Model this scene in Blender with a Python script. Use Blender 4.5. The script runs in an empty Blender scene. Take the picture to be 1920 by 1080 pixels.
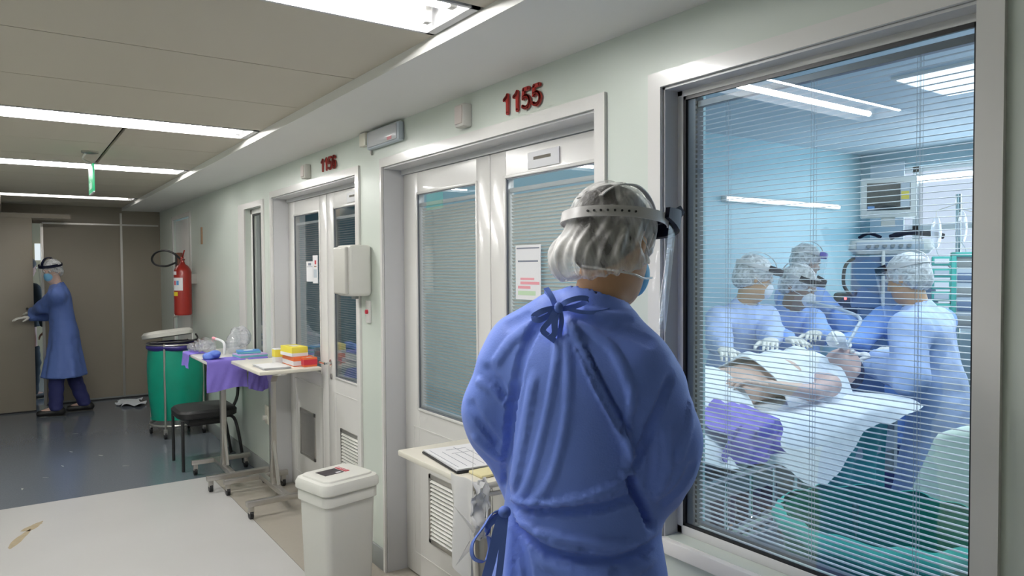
import bpy, bmesh, math, random
import numpy as np
from mathutils import Vector, Matrix
random.seed(7); np.random.seed(7)
SC = bpy.context.scene
COL = SC.collection
# ------------------------------------------------------------------ camera
F_PX = 1353.0; CAM_H = 1.6
YAW, PIT, ROL = math.radians(34.9), math.radians(-1.63), math.radians(.33)
fw = np.array([math.sin(YAW)*math.cos(PIT), math.cos(YAW)*math.cos(PIT), math.sin(PIT)])
r0 = np.array([math.cos(YAW), -math.sin(YAW), 0.]); u0 = np.cross(r0, fw)
CR = math.cos(ROL)*r0 - math.sin(ROL)*u0; CU = math.sin(ROL)*r0 + math.cos(ROL)*u0
CP = np.array([0, 0, CAM_H])
cam = bpy.data.cameras.new('camera'); co = bpy.data.objects.new('camera', cam); COL.objects.link(co)
cam.sensor_width = 36; cam.lens = F_PX/1920*36; cam.clip_start = .05
M = Matrix(((CR[0], CU[0], -fw[0], 0), (CR[1], CU[1], -fw[1], 0), (CR[2], CU[2], -fw[2], CAM_H), (0, 0, 0, 1)))
co.matrix_world = M; SC.camera = co
# ------------------------------------------------------------------ world, light, exposure
W = bpy.data.worlds.new('world'); SC.world = W; W.use_nodes = True
W.node_tree.nodes['Background'].inputs[0].default_value = (.62, .8, 1, 1)
W.node_tree.nodes['Background'].inputs[1].default_value = 2.2
SC.view_settings.view_transform = 'Standard'; SC.view_settings.look = 'None'
SC.view_settings.exposure = 0.0; SC.view_settings.gamma = 1; SC.view_settings.use_curve_mapping = False
SC.cycles.max_bounces = 10; SC.cycles.transparent_max_bounces = 24; SC.cycles.transmission_bounces = 8
SC.cycles.sample_clamp_indirect = 4
TUBE = 86.0          # corridor fluorescent tubes
def area(name, loc, rot, sx, sy, power, color):
    l = bpy.data.lights.new(name, 'AREA'); l.shape = 'RECTANGLE'; l.size = sx; l.size_y = sy; l.energy = power; l.color = color
    o = bpy.data.objects.new(name, l); COL.objects.link(o); o.location = loc; o.rotation_euler = rot; return o
area('ward_daylight', (6.42, 1.5, 1.75), (0, math.radians(90), 0), 1.5, 3.4, 62, (.74, .87, 1))
area('ward_ceiling_fill', (4.2, 1.4, 2.57), (0, 0, 0), 1.2, 1.2, 36, (.86, .93, 1))  # fill light added to brighten the ward, its source is out of view
area('ward_front_fill', (2.5, 1.3, 2.57), (0, 0, 0), .6, 1.2, 22, (.88, .94, 1))  # second added fill, brightens the hamper side of the ward
area('next_ward_fill', (3.2, 5.6, 2.5), (0, 0, 0), 1.0, 1.0, 16, (.8, .91, 1))  # dim fill added in the closed room behind doors 1156, without a fixture

# ------------------------------------------------------------------ materials
def mat(name, col, rough=.5, metal=0., spec=.5, noise=0., nscale=8., bump=0., bscale=60., trans=0., emit=None, estr=0., coat=0., alpha=1., sheen=0.):
    m = bpy.data.materials.new(name); m.use_nodes = True
    nt = m.node_tree; b = nt.nodes['Principled BSDF']
    c = (*col, 1) if len(col) == 3 else col
    b.inputs['Base Color'].default_value = c
    b.inputs['Roughness'].default_value = rough; b.inputs['Metallic'].default_value = metal
    b.inputs['Specular IOR Level'].default_value = spec
    b.inputs['Coat Weight'].default_value = coat; b.inputs['Alpha'].default_value = alpha
    b.inputs['Transmission Weight'].default_value = trans
    b.inputs['Sheen Weight'].default_value = sheen
    tc = nt.nodes.new('ShaderNodeTexCoord')
    if noise:
        n = nt.nodes.new('ShaderNodeTexNoise'); n.inputs['Scale'].default_value = nscale; n.inputs['Detail'].default_value = 4
        r = nt.nodes.new('ShaderNodeMix'); r.data_type = 'RGBA'
        nt.links.new(tc.outputs['Object'], n.inputs['Vector']); nt.links.new(n.outputs['Fac'], r.inputs['Factor'])
        r.inputs['A'].default_value = tuple(max(0, x*(1-noise)) for x in col[:3])+(1,)
        r.inputs['B'].default_value = tuple(min(1, x*(1+noise)) for x in col[:3])+(1,)
        nt.links.new(r.outputs['Result'], b.inputs['Base Color'])
    if bump:
        n2 = nt.nodes.new('ShaderNodeTexNoise'); n2.inputs['Scale'].default_value = bscale; n2.inputs['Detail'].default_value = 3
        bp = nt.nodes.new('ShaderNodeBump'); bp.inputs['Strength'].default_value = bump; bp.inputs['Distance'].default_value = .01
        nt.links.new(tc.outputs['Object'], n2.inputs['Vector']); nt.links.new(n2.outputs['Fac'], bp.inputs['Height'])
        nt.links.new(bp.outputs['Normal'], b.inputs['Normal'])
    if emit: b.inputs['Emission Color'].default_value = (*emit, 1); b.inputs['Emission Strength'].default_value = estr
    return m
def glassmat(name, tint=(1, 1, 1), gloss=1., rough=.0, ior=1.5, extra=0., diffuse=0., dcol=(.9, .9, .9)):
    """thin sheet: transparent + fresnel reflection (+ optional milky part)"""
    m = bpy.data.materials.new(name); m.use_nodes = True; nt = m.node_tree; nt.nodes.clear()
    out = nt.nodes.new('ShaderNodeOutputMaterial'); t = nt.nodes.new('ShaderNodeBsdfTransparent'); g = nt.nodes.new('ShaderNodeBsdfGlossy')
    t.inputs[0].default_value = (*tint, 1); g.inputs['Roughness'].default_value = rough
    fr = nt.nodes.new('ShaderNodeFresnel'); fr.inputs[0].default_value = ior
    mu = nt.nodes.new('ShaderNodeMath'); mu.operation = 'MULTIPLY_ADD'; mu.inputs[1].default_value = gloss; mu.inputs[2].default_value = extra; mu.use_clamp = True
    ge = nt.nodes.new('ShaderNodeNewGeometry'); io = nt.nodes.new('ShaderNodeMath'); io.operation = 'MULTIPLY_ADD'
    io.inputs[1].default_value = 1/ior-ior; io.inputs[2].default_value = ior     # leaving the pane: inverse index
    nt.links.new(ge.outputs['Backfacing'], io.inputs[0]); nt.links.new(io.outputs[0], fr.inputs[0])
    mx = nt.nodes.new('ShaderNodeMixShader'); nt.links.new(fr.outputs[0], mu.inputs[0]); nt.links.new(mu.outputs[0], mx.inputs[0])
    src = t.outputs[0]
    if diffuse:
        d = nt.nodes.new('ShaderNodeBsdfDiffuse'); d.inputs[0].default_value = (*dcol, 1)
        mm = nt.nodes.new('ShaderNodeMixShader'); mm.inputs[0].default_value = diffuse
        nt.links.new(t.outputs[0], mm.inputs[1]); nt.links.new(d.outputs[0], mm.inputs[2]); src = mm.outputs[0]
    nt.links.new(src, mx.inputs[1]); nt.links.new(g.outputs[0], mx.inputs[2]); nt.links.new(mx.outputs[0], out.inputs[0])
    return m
def gauze(name, col, dens=.5, nscale=30., lo=.25, stretch=(1, 1, 1)):
    """see-through nonwoven: milky diffuse mixed with transparency through crinkle noise"""
    m = bpy.data.materials.new(name); m.use_nodes = True; nt = m.node_tree; nt.nodes.clear()
    out = nt.nodes.new('ShaderNodeOutputMaterial'); t = nt.nodes.new('ShaderNodeBsdfTransparent'); d = nt.nodes.new('ShaderNodeBsdfPrincipled')
    d.inputs['Base Color'].default_value = (*col, 1); d.inputs['Roughness'].default_value = .55
    tc = nt.nodes.new('ShaderNodeTexCoord'); mp = nt.nodes.new('ShaderNodeMapping'); mp.inputs['Scale'].default_value = stretch
    n = nt.nodes.new('ShaderNodeTexNoise'); n.inputs['Scale'].default_value = nscale; n.inputs['Detail'].default_value = 5; n.inputs['Distortion'].default_value = 1.2
    mr = nt.nodes.new('ShaderNodeMapRange'); mr.inputs[1].default_value = .35; mr.inputs[2].default_value = .68; mr.inputs[3].default_value = lo; mr.inputs[4].default_value = min(1, 2*dens-lo)
    bp = nt.nodes.new('ShaderNodeBump'); bp.inputs['Strength'].default_value = .6; bp.inputs['Distance'].default_value = .006
    mx = nt.nodes.new('ShaderNodeMixShader')
    nt.links.new(tc.outputs['Object'], mp.inputs[0]); nt.links.new(mp.outputs[0], n.inputs['Vector'])
    nt.links.new(n.outputs['Fac'], mr.inputs[0]); nt.links.new(mr.outputs[0], mx.inputs[0])
    nt.links.new(n.outputs['Fac'], bp.inputs['Height']); nt.links.new(bp.outputs[0], d.inputs['Normal'])
    nt.links.new(t.outputs[0], mx.inputs[1]); nt.links.new(d.outputs[0], mx.inputs[2]); nt.links.new(mx.outputs[0], out.inputs[0])
    return m
def emis(name, col, s):
    return mat(name, (0, 0, 0), emit=col, estr=s)
m_wall = mat('wall_mint_paint', (.63, .68, .62), .32, bump=.04, bscale=25, noise=.03, nscale=2)
m_white = mat('white_lacquer', (.76, .745, .72), .22, noise=.02, nscale=3, coat=.15)
m_white2 = mat('grey_white_lacquer', (.60, .60, .61), .3, noise=.02)
m_soffit = mat('soffit_paint', (.80, .79, .76), .6, noise=.02, nscale=2)
m_cream = mat('cream_ceiling_panel', (.58, .53, .44), .55, noise=.03, nscale=1.5)
m_joint = mat('panel_joint', (.16, .145, .12), .7)
m_floor = mat('blue_grey_vinyl', (.145, .165, .195), .16, noise=.25, nscale=90, spec=.5)
m_sheetfl = mat('pale_vinyl', (.56, .55, .54), .30, noise=.05, nscale=2.2, bump=.02, bscale=40)
m_tan = mat('tan_vinyl', (.40, .365, .31), .28, noise=.06, nscale=50)
m_base = mat('grey_baseboard', (.27, .285, .28), .35)
m_beige = mat('beige_partition', (.30, .265, .21), .4, noise=.03, nscale=2)
m_alu = mat('aluminium', (.62, .60, .57), .3, metal=.9)
m_steel = mat('brushed_steel', (.50, .48, .45), .3, metal=.85, noise=.08, nscale=30)
m_chrome = mat('chrome', (.8, .8, .8), .12, metal=1)
m_black = mat('black_rubber', (.012, .012, .014), .5)
m_seat = mat('black_vinyl_cloth', (.012, .012, .013), .55, bump=.2, bscale=200)
m_plast = mat('white_plastic', (.78, .77, .72), .35, noise=.02)
m_plast2 = mat('warm_grey_plastic', (.60, .585, .54), .38)
m_red = mat('extinguisher_red', (.30, .014, .008), .3, coat=.3)
m_redn = mat('number_red', (.36, .02, .015), .4)
m_redl = mat('label_red', (.6, .03, .06), .4)
m_darkl = mat('label_black', (.03, .022, .028), .4)
m_paper = mat('paper', (.80, .80, .82), .7)
m_paperl = mat('paper_print', (.22, .24, .3), .7)
m_pink = mat('print_pink', (.80, .35, .40), .7)
m_pgreen = mat('print_green', (.55, .72, .5), .7)
m_yel = mat('label_yellow', (.80, .62, .03), .5)
m_yellow2 = mat('box_yellow', (.85, .72, .08), .5)
m_orange = mat('box_orange', (.80, .17, .05), .5)
m_blue = mat('box_blue', (.10, .30, .62), .5)
m_lilac = mat('box_lilac', (.56, .42, .70), .5)
m_teal = mat('box_teal', (.15, .50, .50), .5)
m_green = mat('exit_green', (.02, .38, .16), .4, emit=(.04, .8, .35), estr=.25)
m_signw = mat('exit_lettering', (.7, .9, .8), .4, emit=(.6, .9, .75), estr=.3)
m_brown = mat('brown_box', (.20, .075, .045), .6, noise=.4, nscale=40)
m_wood = mat('wood_strip', (.35, .21, .12), .5)
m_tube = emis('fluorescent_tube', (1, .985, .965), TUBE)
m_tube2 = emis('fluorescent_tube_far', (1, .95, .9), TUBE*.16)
m_refl = mat('lamp_reflector', (.92, .92, .92), .3)
m_room = mat('ward_cyan_paint', (.42, .66, .72), .4, noise=.03, nscale=2)
m_roomb = mat('ward_blue_grey_paint', (.36, .50, .56), .5)
m_roomc = mat('ward_ceiling_paint', (.50, .60, .66), .6)
m_roomf = mat('ward_floor_vinyl', (.17, .18, .22), .3, noise=.1, nscale=20)
m_slat = mat('white_slat', (.66, .70, .76), .35, spec=.5)
m_slatd = mat('grey_green_slat', (.84, .83, .80), .45)
m_gasket = mat('black_gasket', (.008, .008, .01), .4)
m_spacer = mat('dark_spacer', (.16, .17, .2), .35, metal=.3)
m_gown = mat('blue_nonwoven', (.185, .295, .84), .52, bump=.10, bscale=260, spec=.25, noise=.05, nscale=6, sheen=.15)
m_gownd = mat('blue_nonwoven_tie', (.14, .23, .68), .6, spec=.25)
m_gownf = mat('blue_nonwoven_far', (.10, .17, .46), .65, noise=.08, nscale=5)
m_gownr = mat('pale_blue_nonwoven', (.26, .43, .86), .62, noise=.12, nscale=7, bump=.3, bscale=30)
m_gownl = mat('light_blue_nonwoven', (.46, .58, .90), .62, noise=.12, nscale=7, bump=.3, bscale=30)
m_skin = mat('skin', (.62, .35, .19), .5, noise=.08, nscale=12, spec=.4)
m_skin2 = mat('skin_pale', (.62, .42, .34), .5, noise=.08, nscale=12)
m_skin3 = mat('skin_brown', (.30, .15, .10), .5)
m_hair = mat('dark_hair', (.018, .013, .011), .6, bump=.5, bscale=90)
m_cap = gauze('bouffant_cap', (.93, .91, .89), .44, 20, .10, (1, 1, .35))
m_capr = gauze('bouffant_cap_far', (.85, .88, .90), .62, 30, .35)
m_mask = mat('mask_white', (.80, .82, .86), .6)
m_maskb = mat('mask_blue', (.16, .50, .78), .6)
m_glove = mat('latex_glove', (.78, .76, .70), .5)
m_visor = glassmat('visor_sheet', (.98, .985, .99), .28, .04, 1.4, .0, .03)
m_band = mat('headband_plastic', (.66, .64, .64), .35, alpha=.93)
m_navy = mat('navy_plastic', (.008, .010, .028), .55, spec=.15)
m_purple = mat('purple_plastic', (.16, .12, .55), .4)
m_trous = mat('navy_scrub', (.025, .03, .13), .7)
m_shoe = mat('black_shoe', (.01, .01, .01), .5)
m_glass = glassmat('window_glass', (.90, .95, .97), 1.0, .0, 1.55, .05)
m_dglass = glassmat('door_glass', (.92, .93, .92), 1.4, .0, 1.5, .03)
m_bagg = mat('green_plastic_bag', (.0, .26, .17), .35, bump=.5, bscale=9, noise=.2, nscale=5, spec=.5)
m_bagt = mat('teal_drape', (.06, .60, .48), .5, noise=.2, nscale=6, bump=.4, bscale=12)
m_binliner = mat('navy_liner', (.03, .02, .16), .35)
m_cloth = mat('white_cloth', (.80, .84, .88), .8, bump=.4, bscale=25)
m_lav = mat('lavender_cloth', (.21, .16, .58), .8, bump=.2, bscale=30)
m_lime = mat('pale_green_gown', (.60, .70, .62), .7, bump=.4, bscale=15, noise=.08, nscale=6)
m_film = glassmat('clear_film', (.93, .94, .96), 1.6, .12, 1.5, .04, .22, (.9, .9, .95))
m_bagw = glassmat('thin_white_bag', (.95, .95, .95), 1., .3, 1.4, .0, .72, (.88, .87, .86))
m_table = mat('cream_laminate', (.80, .76, .66), .35, noise=.02)
m_bluegr = mat('ventilator_blue_grey', (.10, .17, .30), .4)
m_equip = mat('equipment_grey', (.50, .56, .62), .4)
m_screen = mat('dark_screen', (.012, .018, .022), .15)
m_led = emis('red_led', (1, .12, .1), 5)
m_pump = mat('pump_teal', (.03, .42, .36), .4)
m_strip = emis('strip_lamp', (1, .98, .95), 5)
m_dark = mat('dark_clothes', (.006, .014, .022), .8)
m_backroom = mat('next_corridor_tan', (.42, .36, .24), .6)
m_bw = emis('lit_window', (.85, .95, 1), .9)
m_stain = mat('dried_stain', (.42, .34, .22), .5, noise=.25, nscale=30)
m_winlight = emis('daylight_pane', (.76, .83, 1), 1.05)

# ------------------------------------------------------------------ object helpers
ORG = {}
def prep(o, label=None, cat=None, group=None, kind=None):
    if label: o['label'] = label
    if cat: o['category'] = cat
    if group: o['group'] = group
    if kind: o['kind'] = kind
    return o
def thing(name, loc, label=None, cat=None, group=None, kind=None):
    o = bpy.data.objects.new(name, None); COL.objects.link(o); o.location = loc; o.empty_display_size = .1
    ORG[o] = Vector(loc); return prep(o, label, cat, group, kind)
def link(name, me, m, parent=None, origin=None):
    """me holds WORLD coordinates; shift to the parent's (or given) origin"""
    me.materials.clear(); me.materials.append(m)
    o = bpy.data.objects.new(name, me); COL.objects.link(o)
    if parent is not None:
        og = ORG[parent]; me.transform(Matrix.Translation(-og)); o.parent = parent; ORG[o] = og
    else:
        if origin is None:
            if len(me.vertices):
                a = np.empty(len(me.vertices)*3); me.vertices.foreach_get('co', a); a = a.reshape(-1, 3)
                mn, mxx = a.min(0), a.max(0); origin = Vector(((mn[0]+mxx[0])/2, (mn[1]+mxx[1])/2, mn[2]))
            else: origin = Vector((0, 0, 0))
        og = Vector(origin); me.transform(Matrix.Translation(-og)); o.location = og; ORG[o] = og
    return o
class MB:
    def __init__(s): s.b = bmesh.new(); s.sm = False
    def _x(s, vs, mtx):
        if mtx is not None: bmesh.ops.transform(s.b, matrix=mtx, verts=vs)
    def box(s, x0, x1, y0, y1, z0, z1, bev=0., mtx=None, seg=2):
        r = bmesh.ops.create_cube(s.b, size=1); vs = r['verts']
        for v in vs: v.co = Vector(((x0+x1)/2+v.co.x*(x1-x0), (y0+y1)/2+v.co.y*(y1-y0), (z0+z1)/2+v.co.z*(z1-z0)))
        if bev:
            es = list({e for v in vs for e in v.link_edges})
            rr = bmesh.ops.bevel(s.b, geom=es, offset=bev, segments=seg, profile=.5, affect='EDGES')
            vs = list({v for f in rr['faces'] for v in f.verts} | {v for v in vs if v.is_valid})
        s._x(vs, mtx); return s
    def cyl(s, a, b, r, r2=None, n=16, caps=True):
        a, b = Vector(a), Vector(b); d = b-a
        q = d.to_track_quat('Z', 'Y').to_matrix().to_4x4()
        bmesh.ops.create_cone(s.b, cap_ends=caps, segments=n, radius1=r, radius2=r if r2 is None else r2, depth=d.length, matrix=Matrix.Translation((a+b)/2) @ q)
        return s
    def sph(s, c, r, n=16, sc=(1, 1, 1), mtx=None):
        m = Matrix.Translation(Vector(c)) @ (mtx or Matrix()) @ Matrix.Diagonal((*sc, 1))
        bmesh.ops.create_uvsphere(s.b, u_segments=n, v_segments=max(6, n//2), radius=r, matrix=m); return s
    def lathe(s, prof, c=(0, 0, 0), n=32, sx=1., sy=1., mtx=None, close=False):
        rings = []
        for (r, z) in prof:
            rings.append([s.b.verts.new((c[0]+sx*r*math.cos(2*math.pi*k/n), c[1]+sy*r*math.sin(2*math.pi*k/n), c[2]+z)) for k in range(n)])
        for a, b in zip(rings[:-1], rings[1:]):
            for k in range(n): s.b.faces.new((a[k], a[(k+1) % n], b[(k+1) % n], b[k]))
        if close:
            if prof[0][0] > 1e-6: s.b.faces.new(rings[0][::-1])
            if prof[-1][0] > 1e-6: s.b.faces.new(rings[-1])
        s._x([v for r in rings for v in r], mtx); return s
    def tube(s, pts, r, n=8, closed=False, smooth=True, rz=None):
        P = [Vector(p) for p in pts]
        if smooth and len(P) > 2: P = crom(P, 6, closed)
        N = len(P); rings = []
        up = Vector((0, 0, 1))
        for i, p in enumerate(P):
            t = (P[(i+1) % N]-P[i-1]) if closed else (P[min(i+1, N-1)]-P[max(i-1, 0)])
            t.normalize()
            if abs(t.dot(up)) > .98: up = Vector((1, 0, 0)) if abs(t.x) < .9 else Vector((0, 1, 0))
            a = t.cross(up).normalized(); b = a.cross(t).normalized(); up = b
            rr = r[i*len(r)//N] if isinstance(r, (list, tuple)) else r
            r2 = rr if rz is None else rz
            rings.append([s.b.verts.new(p+a*rr*math.cos(2*math.pi*k/n)+b*r2*math.sin(2*math.pi*k/n)) for k in range(n)])
        for i in range(N if closed else N-1):
            A, B = rings[i], rings[(i+1) % N]
            for k in range(n): s.b.faces.new((A[k], A[(k+1) % n], B[(k+1) % n], B[k]))
        if not closed: s.b.faces.new(rings[0][::-1]); s.b.faces.new(rings[-1])
        return s
    def grid(s, fn, nu, nv, thick=0.):
        """fn(u,v)->point, u,v in 0..1"""
        V = [[s.b.verts.new(fn(i/nu, j/nv)) for j in range(nv+1)] for i in range(nu+1)]
        fs = [s.b.faces.new((V[i][j], V[i+1][j], V[i+1][j+1], V[i][j+1])) for i in range(nu) for j in range(nv)]
        if thick:
            s.b.normal_update(); bmesh.ops.solidify(s.b, geom=fs, thickness=thick)
        return s
    def poly(s, pts, axis_vec):
        """prism: polygon pts extruded by axis_vec"""
        a = [s.b.verts.new(Vector(p)) for p in pts]; b = [s.b.verts.new(Vector(p)+Vector(axis_vec)) for p in pts]; n = len(a)
        s.b.faces.new(a[::-1]); s.b.faces.new(b)
        for k in range(n): s.b.faces.new((a[k], a[(k+1) % n], b[(k+1) % n], b[k]))
        return s
    def xf(s, m): bmesh.ops.transform(s.b, matrix=m, verts=s.b.verts[:]); return s
    def build(s, name, m, parent=None, smooth=None, origin=None, **kw):
        bmesh.ops.recalc_face_normals(s.b, faces=s.b.faces[:])
        me = bpy.data.meshes.new(name); s.b.to_mesh(me); s.b.free()
        if smooth is None or smooth: shade(me, 40 if smooth is None else smooth)
        return prep(link(name, me, m, parent, origin), **kw)
def shade(me, ang=40):
    me.polygons.foreach_set('use_smooth', [True]*len(me.polygons))
    b = bmesh.new(); b.from_mesh(me); c = math.cos(math.radians(ang))
    for e in b.edges:
        if len(e.link_faces) == 2 and e.link_faces[0].normal.dot(e.link_faces[1].normal) < c: e.smooth = False
    b.to_mesh(me); b.free()
def crom(P, k=6, closed=False):
    out = []; N = len(P)
    rng = range(N if closed else N-1)
    for i in rng:
        p0, p1, p2, p3 = P[(i-1) % N] if closed or i > 0 else P[0], P[i], P[(i+1) % N], P[(i+2) % N] if closed or i+2 < N else P[-1]
        for j in range(k):
            t = j/k
            out.append(.5*((2*p1)+(p2-p0)*t+(2*p0-5*p1+4*p2-p3)*t*t+(-p0+3*p1-3*p2+p3)*t**3))
    if not closed: out.append(P[-1])
    return out
def dup(root, loc, label=None, rz=0.):
    r = root.copy(); COL.objects.link(r); r.location = loc; r.rotation_euler.z = rz; ORG[r] = Vector(loc)
    if label: r['label'] = label
    for ch in list(root.children):
        c = ch.copy(); COL.objects.link(c); c.parent = r
        for g in list(ch.children):
            d = g.copy(); COL.objects.link(d); d.parent = c
    return r
def quickbox(name, m, parent, *a, bev=0., **kw):
    return MB().box(*a, bev=bev).build(name, m, parent, **kw)
def text(name, s, size, m, parent, mtx, ext=.002, bold=0., sx=1.):
    cu = bpy.data.curves.new(name, 'FONT'); cu.body = s; cu.size = size; cu.extrude = ext; cu.offset = bold; cu.align_x = 'CENTER'; cu.align_y = 'CENTER'; cu.resolution_u = 3
    o = bpy.data.objects.new(name, cu); COL.objects.link(o)
    dg = bpy.context.evaluated_depsgraph_get(); dg.update()
    me = bpy.data.meshes.new_from_object(o.evaluated_get(dg)); bpy.data.objects.remove(o)
    me.transform(mtx @ Matrix.Diagonal((sx, 1, 1, 1)))
    return link(name, me, m, parent)
# orientation for flat print on the right wall (faces -X, reads towards -Y)
def wallm(x, y, z): return Matrix(((0, 0, -1, x), (-1, 0, 0, y), (0, 1, 0, z), (0, 0, 0, 1)))
def topm(x, y, z, a=0): return Matrix.Translation((x, y, z)) @ Matrix.Rotation(a, 4, 'Z')
# ================================================================== STRUCTURE
WX = 1.6; SOF = 2.33; CEI = 2.37; YB = 10.15; Y0 = -3.0; LX = -.93
def struct(name, mb, m, **kw):
    return mb.build(name, m, None, kind='structure', smooth=False, **kw)
fl = struct('floor', MB().box(LX-.1, 1.9, Y0-.1, 13.2, -.1, 0), m_floor)
p = MB().box(LX, 1.247, Y0, 5.87, 0, .003).build('floor_sheet', m_sheetfl, fl, smooth=False)
p = MB().box(1.25, 1.8, Y0, 5.87, 0, .002).build('floor_border', m_tan, fl, smooth=False)
def blob(name, cx, cy, rx, ry, a, m, n=22, seed=1, z=.0031):
    rnd = random.Random(seed); mb = MB(); pts = []
    for k in range(n):
        t = 2*math.pi*k/n; q = .80+.20*rnd.random()+.12*math.sin(3*t+seed)
        x, y = rx*q*math.cos(t), ry*q*math.sin(t)
        pts.append((cx+x*math.cos(a)-y*math.sin(a), cy+x*math.sin(a)+y*math.cos(a), z))
    mb.poly(pts, (0, 0, .0004)); return mb.build(name, m, fl, smooth=False)
blob('stain', .02, 5.16, .028, .17, -.35, m_stain, seed=4); blob('stain', .09, 5.36, .035, .10, -.6, m_stain, seed=9)
blob('stain', .385, 3.88, .012, .035, .2, m_stain, seed=5); blob('stain', .372, 3.80, .009, .03, -.3, m_stain, seed=6)
blob('stain', .06, 4.25, .015, .01, 0, m_stain, seed=7); blob('stain', .16, 4.12, .01, .008, 0, m_stain, seed=8)
# scuffs on the dark vinyl
for k, (x, y) in enumerate([(.05, 6.35), (.33, 6.9), (.42, 7.4), (.62, 7.1), (.2, 6.6), (.75, 6.6), (.5, 8.2)]):
    blob('scuff', x, y, .007, .03, .2*k, m_base, seed=20+k, z=.0006)

# right wall with its openings, each pier and lintel a box of one mesh
ops = [(.658, 1.507, .791, 2.13), (1.80, 3.454, 0, 2.12), (3.80, 5.355, 0, 2.12), (5.62, 6.10, .80, 2.085), (8.30, 9.22, 0, 2.17)]
def wallmesh(x0, x1):
    mb = MB(); y = Y0
    for a, b, z0, z1 in ops:
        mb.box(x0, x1, y, a, 0, 2.7); mb.box(x0, x1, a, b, z1, 2.7)
        if z0 > 0: mb.box(x0, x1, a, b, 0, z0)
        y = b
    mb.box(x0, x1, y, YB+.2, 0, 2.7); return mb
struct('wall_right', wallmesh(WX, WX+.17), m_wall)
struct('wall_ward_front', wallmesh(WX+.17, WX+.19), m_room)
struct('wall_left', MB().box(LX-.1, LX, Y0, 13.2, 0, 2.7), m_wall)
struct('wall_behind_camera', MB().box(LX-.1, WX+.1, Y0-.1, Y0, 0, 2.7), m_wall)
# end partition with gap
wb = struct('wall_end', MB().box(.335, WX+.2, YB, YB+.06, 0, 2.15).box(LX, .335, YB+.01, YB+.05, 2.15, 2.4).box(.335, WX, YB, YB+.06, 2.15, 2.4).box(LX, -.9, YB, YB+.06, 0, 2.4), m_beige)
st = MB().box(.335, 1.58, YB-.012, YB, 2.145, 2.165).box(1.148, 1.172, YB-.014, YB, 0, 2.30)
st.build('cover_strip', m_alu, wb, smooth=False)
MB().box(.318, .345, YB-.02, YB+.07, 0, 2.15).build('jamb', m_alu, wb, smooth=False)
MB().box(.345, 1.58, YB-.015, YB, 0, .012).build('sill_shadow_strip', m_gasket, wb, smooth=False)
# sliding leaf
dl = thing('door_4', (-.34, 9.78, 0), kind='structure')
MB().box(-.93, .228, 9.76, 9.80, .015, 2.19, bev=.003).build('door_panel', m_beige, dl)
MB().box(-.93, .60, 9.755, 9.805, 2.19, 2.24).build('rail', m_beige, dl, smooth=False)
MB().box(-.93, .228, 9.755, 9.80, .0, .015).build('bottom_seal', m_gasket, dl, smooth=False)
MB().cyl((.165, 9.762, 1.17), (.165, 9.735, 1.17), .012).build('door_handle', m_black, dl)
# corridor beyond the gap
struct('wall_beyond', MB().box(LX, 1.9, 13.0, 13.1, 0, 2.7), m_backroom)
bw = struct('window_3', MB().box(.33, .62, 12.96, 12.99, 1.75, 2.0), m_bw)
bl = thing('ceiling_lamp', (.3, 11.3, 2.3), 'short white tube lamp glimpsed through the gap of the sliding door', 'ceiling lamp')
MB().box(-.1, .8, 11.2, 11.4, 2.28, 2.3).build('diffuser', emis('beyond_lamp', (1, .9, .85), 6), bl, smooth=False)
MB().box(-.12, .82, 11.18, 11.42, 2.3, 2.33).build('frame', m_white, bl, smooth=False)
# ceiling: slab, soffits, panels
ce = struct('ceiling', MB().box(LX-.1, WX+.1, Y0, 13.2, CEI+.10, CEI+.2), m_joint)
struct('soffit_right', MB().box(1.172, WX+.17, Y0, YB, SOF, CEI+.11), m_soffit)
struct('soffit_left', MB().box(LX, -.50, Y0, YB, SOF, CEI+.11), m_soffit)
struct('bulkhead', MB().box(LX, -.05, 8.25, YB, 2.255, CEI), m_beige)
LAMPS = [(1.97, 0), (4.27, 0), (6.20, 0), (8.87, 1)]
edges = [-3, -2.35, -1.7, -1.1, -.65, -.35, .2, .8, 1.42, 1.82, 2.12, 2.79, 3.44, 4.12, 4.42, 5.05, 5.72, 6.05, 6.35, 6.9, 7.5, 8.1, 8.72, 9.02, 9.6, YB]
for a, b in zip(edges[:-1], edges[1:]):
    if any(a-.01 <= l[0] <= b+.01 for l in LAMPS): continue
    if 4.4 < a < 5.8:
        MB().box(-.5, .525, a+.003, b-.003, CEI, CEI+.02).build('panel', m_cream, ce, smooth=False)
        MB().box(.545, 1.172, a+.003, b-.003, CEI, CEI+.02).build('panel', m_cream, ce, smooth=False)
    else:
        MB().box(-.5, 1.172, a+.003, b-.003, CEI, CEI+.02).build('panel', m_cream, ce, smooth=False)
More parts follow.
